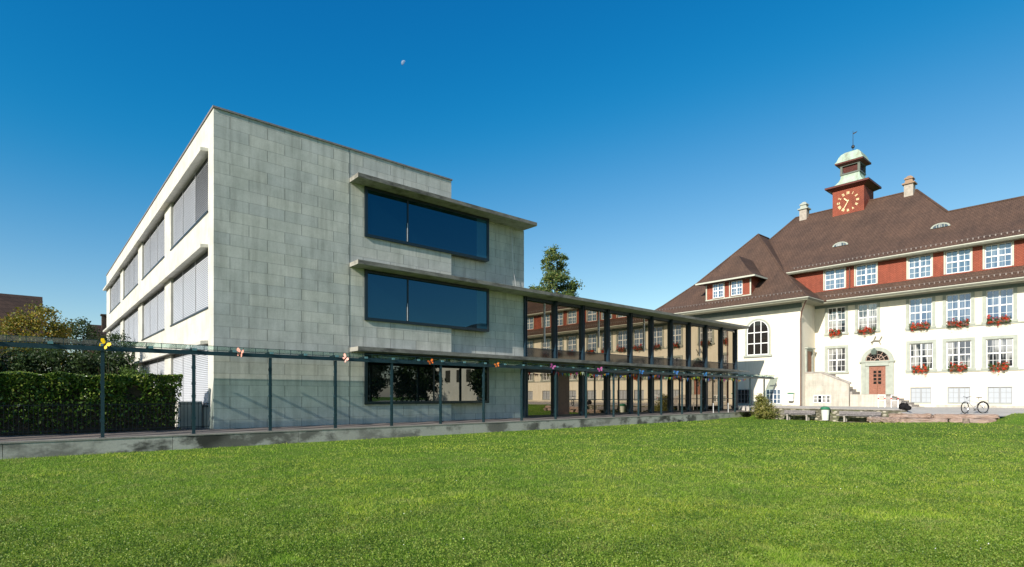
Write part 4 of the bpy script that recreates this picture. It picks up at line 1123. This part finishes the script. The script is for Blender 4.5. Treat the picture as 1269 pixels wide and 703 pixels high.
# dark backpack lying at the wall end
bp = thing('backpack', 'black slumped backpack on the end of the rubble wall', 'bag', (41.45, 10.1, .33))
def blob(name, cx, cy, cz_, a, b, c, seed, mat, parent, n=14):
    m = MB(); rings = []
    for i in range(n + 1):
        ph = math.pi * i / n - math.pi / 2; ring = []
        for k in range(n * 2):
            th = math.pi * k / n
            d = Vector((math.cos(ph) * math.cos(th), math.cos(ph) * math.sin(th), math.sin(ph)))
            r = 1 + .3 * noise.noise(d * 1.7 + Vector((seed, 0, 0))) + .1 * noise.noise(d * 5 + Vector((seed, 3, 0)))
            ring.append((cx + d.x * a * r, cy + d.y * b * r, max(cz_ + d.z * c * r, .0)))
        rings.append(ring)
    m.loft(rings, False); return obj(name, m, mat, parent, local=True, smooth=True)
blob('bag_body', 0, .05, .2, .18, .27, .24, 3, M['black_cloth'], bp); blob('front_pocket', -.1, -.18, .14, .15, .2, .17, 9, M['black_cloth'], bp)
obj('strap', MB().tube([(-.15, .26, .22), (-.2, .1, .5), (-.1, -.12, .5), (-.15, -.3, .2)], .02, 6), M['black_cloth'], bp, local=True)
# timber logs
def log(p0, p1, r, label, seed):
    m = MB(); p0, p1 = Vector(p0), Vector(p1); n_ = 26; rings = []
    ax = (p1 - p0).normalized(); u = ax.cross(Vector((0, 0, 1))).normalized(); w_ = ax.cross(u)
    for i in range(n_ + 1):
        c = p0.lerp(p1, i / n_); ring = []
        for k in range(18):
            a = 2 * math.pi * k / 18
            sqr = 1 / max(abs(math.cos(a)), abs(math.sin(a))) ** .6
            rr = r * .9 * sqr * (1 + .30 * noise.noise(Vector((i * .28, math.cos(a) * 1.6, math.sin(a) * 1.6 + seed))) + .22 * noise.noise(Vector((i * .05, math.cos(a) * 5, math.sin(a) * 5 + seed))))
            if i in (0, n_): rr *= .8
            ring.append(tuple(c + u * rr * math.cos(a) * 1.1 + w_ * rr * math.sin(a) + ax * .12 * noise.noise(Vector((k * .6, seed, 0))) * (i in (0, n_))))
        rings.append(ring)
    m.loft(rings)
    return tag(obj('timber_log', m, M['log']), label, 'log', 'old logs edging the lawn')
log((41.0, 11.95, -.28), (39.75, 9.9, -.3), .2, 'old split log at the left end of the pile, by the second bench', 1)
log((39.6, 9.85, -.30), (39.7, 7.6, -.26), .2, 'thick weathered log lying on the grass in the middle of the pile', 2)
log((39.7, 7.5, -.27), (39.8, 5.5, -.2), .19, 'weathered log at the right end, running into the grass bank', 4)
log((40.3, 10.6, .0), (39.9, 8.4, .03), .15, 'rough log lying on top near the left end of the pile', 7)
log((39.95, 8.3, .02), (40.1, 5.45, .08), .15, 'long thin log lying on top behind the others, above the stump', 5)
tag(obj('stump', MB().loft([[(38.9 + r * math.cos(a), YatX(1197, 38.9) + r * math.sin(a), z) for a in [2 * math.pi * k / 9 for k in range(9)]] for r, z in ((.2, -.55), (.17, -.2), (.15, -.02))]), plain('stump_wood', (.22, .17, .14), .9, .1, 0, .3, 9)),
    'short grey wooden stump in front of the logs', 'stump')
# bicycle: local x = forward
bk = thing('bicycle', 'silver city bicycle with front wheel turned, parked before the pale basement windows', 'bicycle', (42.6, YatX(1207, 42.6), .175), math.atan2(.6558, -.7549) + .05)
RW = .335
def wheel(name, cx, ang, parent):
    w = bpy.data.objects.new(name, MB().tube([(0, -.04, 0), (0, .04, 0)], .035, 8).mesh('hub', M['iron'])); COL.objects.link(w); w.parent = parent
    w.location = (cx, 0, RW + .01); w.rotation_euler.z = ang
    obj('tyre', MB().torus((0, 0, 0), (0, 1, 0), RW, .026, 36, 8), M['rubber'], w, local=True)
    obj('rim', MB().torus((0, 0, 0), (0, 1, 0), RW - .035, .012, 36, 6), M['chrome'], w, local=True)
    s = MB()
    for k in range(14):
        a = 2 * math.pi * k / 14; s.tube([(0, .02 * (-1) ** k, 0), ((RW - .04) * math.cos(a), 0, (RW - .04) * math.sin(a))], .003, 3)
    obj('spokes', s, M['chrome'], w, local=True)
    return w
wheel('wheel', -.56, 0, bk); wheel('wheel', .56, .30, bk)
hb, stp = (.44, 0, .86), (-.28, 0, .84)
bb = (-.08, 0, .30)
fr = MB().tube([hb, (.5, 0, .70)], .026, 8).tube([(.49, 0, .74), bb], .022, 8).tube([(.46, 0, .82), (-.22, 0, .62)], .018, 8).tube([bb, stp], .02, 8).tube([bb, (-.56, .05, RW)], .011, 6).tube([bb, (-.56, -.05, RW)], .011, 6).tube([(-.22, 0, .66), (-.56, .05, RW)], .009, 6).tube([(-.22, 0, .66), (-.56, -.05, RW)], .009, 6)
obj('frame', fr, M['silver'], bk, local=True)
obj('fork', MB().tube([(.5, 0, .70), (.52, .05, .62), (.56, .05, RW)], .014, 6).tube([(.5, 0, .70), (.52, -.05, .62), (.56, -.05, RW)], .014, 6), M['silver'], bk, local=True)
obj('handlebar', MB().tube([(.36, .32, .98), (.46, .22, 1.0), (.44, 0, .95), (.46, -.22, 1.0), (.36, -.32, .98)], .014, 6).tube([hb, (.44, 0, .96)], .016, 6), M['iron'], bk, local=True)
obj('saddle', MB().loft([[(-.42, -.1, .93), (-.42, .1, .93), (-.42, .09, .97), (-.42, -.09, .97)], [(-.28, -.07, .93), (-.28, .07, .93), (-.28, .06, .975), (-.28, -.06, .975)], [(-.14, -.02, .93), (-.14, .02, .93), (-.14, .02, .96), (-.14, -.02, .96)]]).tube([stp, (-.3, 0, .93)], .013, 6), M['iron'], bk, local=True)
obj('crankset', MB().torus(bb, (0, 1, 0), .09, .012, 20, 5).tube([(-.08, .06, .30), (.05, .06, .19)], .012, 5).tube([(-.08, -.06, .30), (-.21, -.06, .41)], .012, 5).box(.01, .1, .06, .15, .17, .19).box(-.26, -.17, -.15, -.06, .41, .43), M['iron'], bk, local=True)
obj('mudguard', MB().tube([(-.56 + .385 * math.cos(a), 0, RW + .385 * math.sin(a)) for a in [R(q) for q in range(20, 190, 15)]], .02, 6), M['iron'], bk, local=True)
obj('rear_rack', MB().tube([(-.3, .05, .76), (-.8, .05, .76)], .008, 4).tube([(-.3, -.05, .76), (-.8, -.05, .76)], .008, 4).tube([(-.75, .05, .76), (-.56, .05, RW)], .007, 4).tube([(-.75, -.05, .76), (-.56, -.05, RW)], .007, 4), M['iron'], bk, local=True)
# bush at the end of the wall
bs = thing('flowering_bush', 'round yellow-green bush at the end of the low concrete wall', 'bush', (41.3, 18.75, -.5))
pt_ = np.concatenate([clumps((41.2, 18.7, .1), (.85, .95, .62), 150, 30, .13, .4), clumps((41.0, 18.95, .75), (.5, .5, .65), 60, 26, .12, .4)])
leafcloud(pt_, .055, M['leaf_bush'], 'foliage', bs)
sm = MB()
for k in range(14):
    a = random.uniform(0, 6.28); r_ = random.uniform(.2, .8); sm.tube([(41.2, 18.7, -.55), (41.2 + r_ * .5 * math.cos(a), 18.7 + r_ * .5 * math.sin(a), .1), (41.2 + r_ * math.cos(a), 18.7 + r_ * math.sin(a), random.uniform(.3, 1.2))], .02, 4, .006)
obj('stem', sm, M['bark'], bs)

# ---------------------------------------------------------------- trees behind the photographer (seen in the panes)
tl = ['broad tree behind the photographer, first from the old school', 'broad tree behind the photographer, second from the old school', 'broad tree behind the photographer, third from the old school', 'broad tree behind the photographer, farthest from the old school']
for i, (x, y, h) in enumerate(((36, -33, 8.5), (26, -30, 8), (14, -34, 9), (2, -30, 8))):
    tree('broad_tree', tl[i], (x, y, -.8), 3.2, .3, [((x, y, h * .55), (4.2, 3.6, h * .42), 120, 50, .5)], M['leaf_dark'], .22, 'trees behind the photographer', 20 + i, 5)
for i, (x, y, h, rr, lab) in enumerate(((32, -20, 6.6, 3.4, 'dark garden tree behind the photographer, middle of three'), (39.5, -20, 6.8, 3.6, 'dark garden tree behind the photographer, nearest the far wing'), (49, -16.5, 6.2, 2.2, 'dark garden tree in front of the far wing'), (25.5, -20, 6.6, 3.2, 'dark garden tree behind the photographer, farthest from the wing'))):
    tree('garden_tree', lab, (x, y, -.8), 2.0, .2, [((x, y, h * .52), (rr, rr * .8, h * .46), 120, 60, .4)], M['leaf_dark'], .2, 'trees behind the photographer', 40 + i, 5)
tl = ['broad tree on the far left beyond the frame, nearest the camera line', 'broad tree on the far left beyond the frame, second', 'broad tree on the far left beyond the frame, third', 'broad tree on the far left beyond the frame, farthest back']
for i, (x, y, h) in enumerate(((-42, 12, 12), (-44, 21, 11.5), (-42, 30, 12.5), (-44, 40, 11.5))):
    tree('broad_tree', tl[i], (x, y, -.8), 3.2, .3, [((x, y, h * .55), (4.4, 4.8, h * .42), 120, 50, .5)], M['leaf_dark'], .24, 'trees on the far left', 30 + i, 5)

# ---------------------------------------------------------------- moon: lit part of a distant ball
mo = MB()
u = (500.5 - 634.5) / 686.7; D = 1500.0
mc = Vector(((.7549 * u + .6558) * D, (-.6558 * u + .7549) * D, 1.258 + (490 - 78.5) / 686.7 * D))
toc = (Vector((0, 0, 1.258)) - mc).normalized(); rt_ = Vector((.7549, -.6558, 0)); upv = Vector((0, 0, 1)); rt_ = (rt_ - toc * rt_.dot(toc)).normalized(); upv = toc.cross(rt_).normalized() * 1
if upv.z < 0: upv = -upv
lit = (-rt_ * .75 + upv * .55).normalized(); lt2 = toc.cross(lit); Rm = 7.2; rings = []
for i in range(13):
    ph = math.pi * i / 12; ring = []
    for k in range(9):
        lam = -R(8) + (R(98)) * k / 8          # from just past the terminator to the limb
        d_ = lit * (math.sin(ph) * math.sin(lam)) + toc * (math.sin(ph) * math.cos(lam)) + lt2 * math.cos(ph)
        ring.append(tuple(mc + d_ * Rm))
    rings.append(ring)
for i in range(12):
    for k in range(8): mo.poly([rings[i][k], rings[i][k + 1], rings[i + 1][k + 1], rings[i + 1][k]])
t = NT('moon_dust'); df = t.n('BsdfDiffuse'); t.l(t.ramp(t.noise(t.pos(), .2, 3), (.35, (.22, .27, .32)), (.65, (.42, .45, .48))), df.inputs[0])
tp = t.n('BsdfTransparent'); mx = t.n('MixShader'); mx.inputs[0].default_value = .45
t.l(tp.outputs[0], mx.inputs[1]); t.l(df.outputs[0], mx.inputs[2]); t.l(mx.outputs[0], t.out.inputs[0])
tag(obj('moon', mo, t.m), 'small pale half moon in the blue sky', 'moon')

# ---------------------------------------------------------------- grass blades
def blades(n, dmin, dmax, h, wk, name, mat, tri=True):
    # distribute in camera-facing fan, density ~ 1/d^2 (uniform on screen)
    q = rng.uniform(0, 1, n)
    dd = 1 / (1 / dmax + q * (1 / dmin - 1 / dmax))
    lat = rng.uniform(-1.25, 1.45, n) * dd
    X = .7549 * lat + .6558 * dd; Y = -.6558 * lat + .7549 * dd
    ok = (Y < 21.46) & ((X < 41.4) | ((Y < 5.8) & (X < 42.3)) | ((Y > 18.9) & (X < 44)))
    # worn patches
    X, Y, dd = X[ok], Y[ok], dd[ok]; n = len(X)
    Z = np.array([zlawn(a, b) for a, b in zip(X, Y)])
    cl = np.array([noise.noise(Vector((a * 1.9, b * 1.9, 5))) + .6 * noise.noise(Vector((a * 6, b * 6, 9))) for a, b in zip(X, Y)])
    hh = h * (1 + .95 * cl) * rng.uniform(.55, 1.35, n); hh = np.maximum(hh, .008)
    ww = wk * dd * rng.uniform(.6, 1.3, n)
    a = rng.uniform(0, 2 * np.pi, n); lean = rng.uniform(.2, 1.5, n) * hh; b = rng.uniform(0, 2 * np.pi, n)
    P0 = np.stack([X - np.cos(a) * ww, Y - np.sin(a) * ww, Z - .005], 1); P1 = np.stack([X + np.cos(a) * ww, Y + np.sin(a) * ww, Z - .005], 1)
    P2 = np.stack([X + np.cos(b) * lean, Y + np.sin(b) * lean, Z + hh], 1)
    v = np.stack([P0, P1, P2], 1).reshape(-1, 3)
    me = bpy.data.meshes.new(name)
    me.vertices.add(3 * n); me.vertices.foreach_set('co', v.astype(np.float32).ravel())
    me.loops.add(3 * n); me.loops.foreach_set('vertex_index', np.arange(3 * n, dtype=np.int32))
    me.polygons.add(n); me.polygons.foreach_set('loop_start', np.arange(0, 3 * n, 3, dtype=np.int32)); me.polygons.foreach_set('loop_total', np.full(n, 3, dtype=np.int32))
    me.update(calc_edges=True); me.materials.append(mat)
    o = bpy.data.objects.new(name, me); COL.objects.link(o)
    o['kind'] = 'stuff'
    return o
g = blades(680000, 4.2, 46, .040, .00060, 'grass', M['grass']); g['label'] = 'short mown green lawn grass with worn patches'; g['category'] = 'grass'
# clover and weeds near the camera, a few daisies
def fan(n, dmin, dmax, thr):
    q = rng.uniform(0, 1, n); dd = 1 / (1 / dmax + q * (1 / dmin - 1 / dmax)); lat = rng.uniform(-1.25, 1.45, n) * dd
    X = .7549 * lat + .6558 * dd; Y = -.6558 * lat + .7549 * dd
    out = []
    for a, b in zip(X, Y):
        if b < 21.4 and a < 40.5 and noise.noise(Vector((a * .55, b * .55, 2))) + .5 * noise.noise(Vector((a * 2.5, b * 2.5, 7))) > thr: out.append((a, b, zlawn(a, b)))
    return np.array(out)
c = fan(180000, 4.5, 30, -.55)
pts = np.repeat(c, 3, 0); pts[:, :2] += rng.normal(0, .025, (len(pts), 2)); pts[:, 2] += rng.uniform(.02, .07, len(pts))
w = leafcloud(pts, .0095, M['weed'], 'clover', None, .8); w['kind'] = 'stuff'; w['label'] = 'scattered clover and broad weeds in the lawn'; w['category'] = 'weeds'
c = fan(300, 5, 25, .02); c[:, 2] += .065
w = leafcloud(c, .008, M['daisy'], 'daisies', None, .9); w['kind'] = 'stuff'; w['label'] = 'tiny white daisies dotted in the lawn'; w['category'] = 'daisies'
print('objects', len(bpy.data.objects))
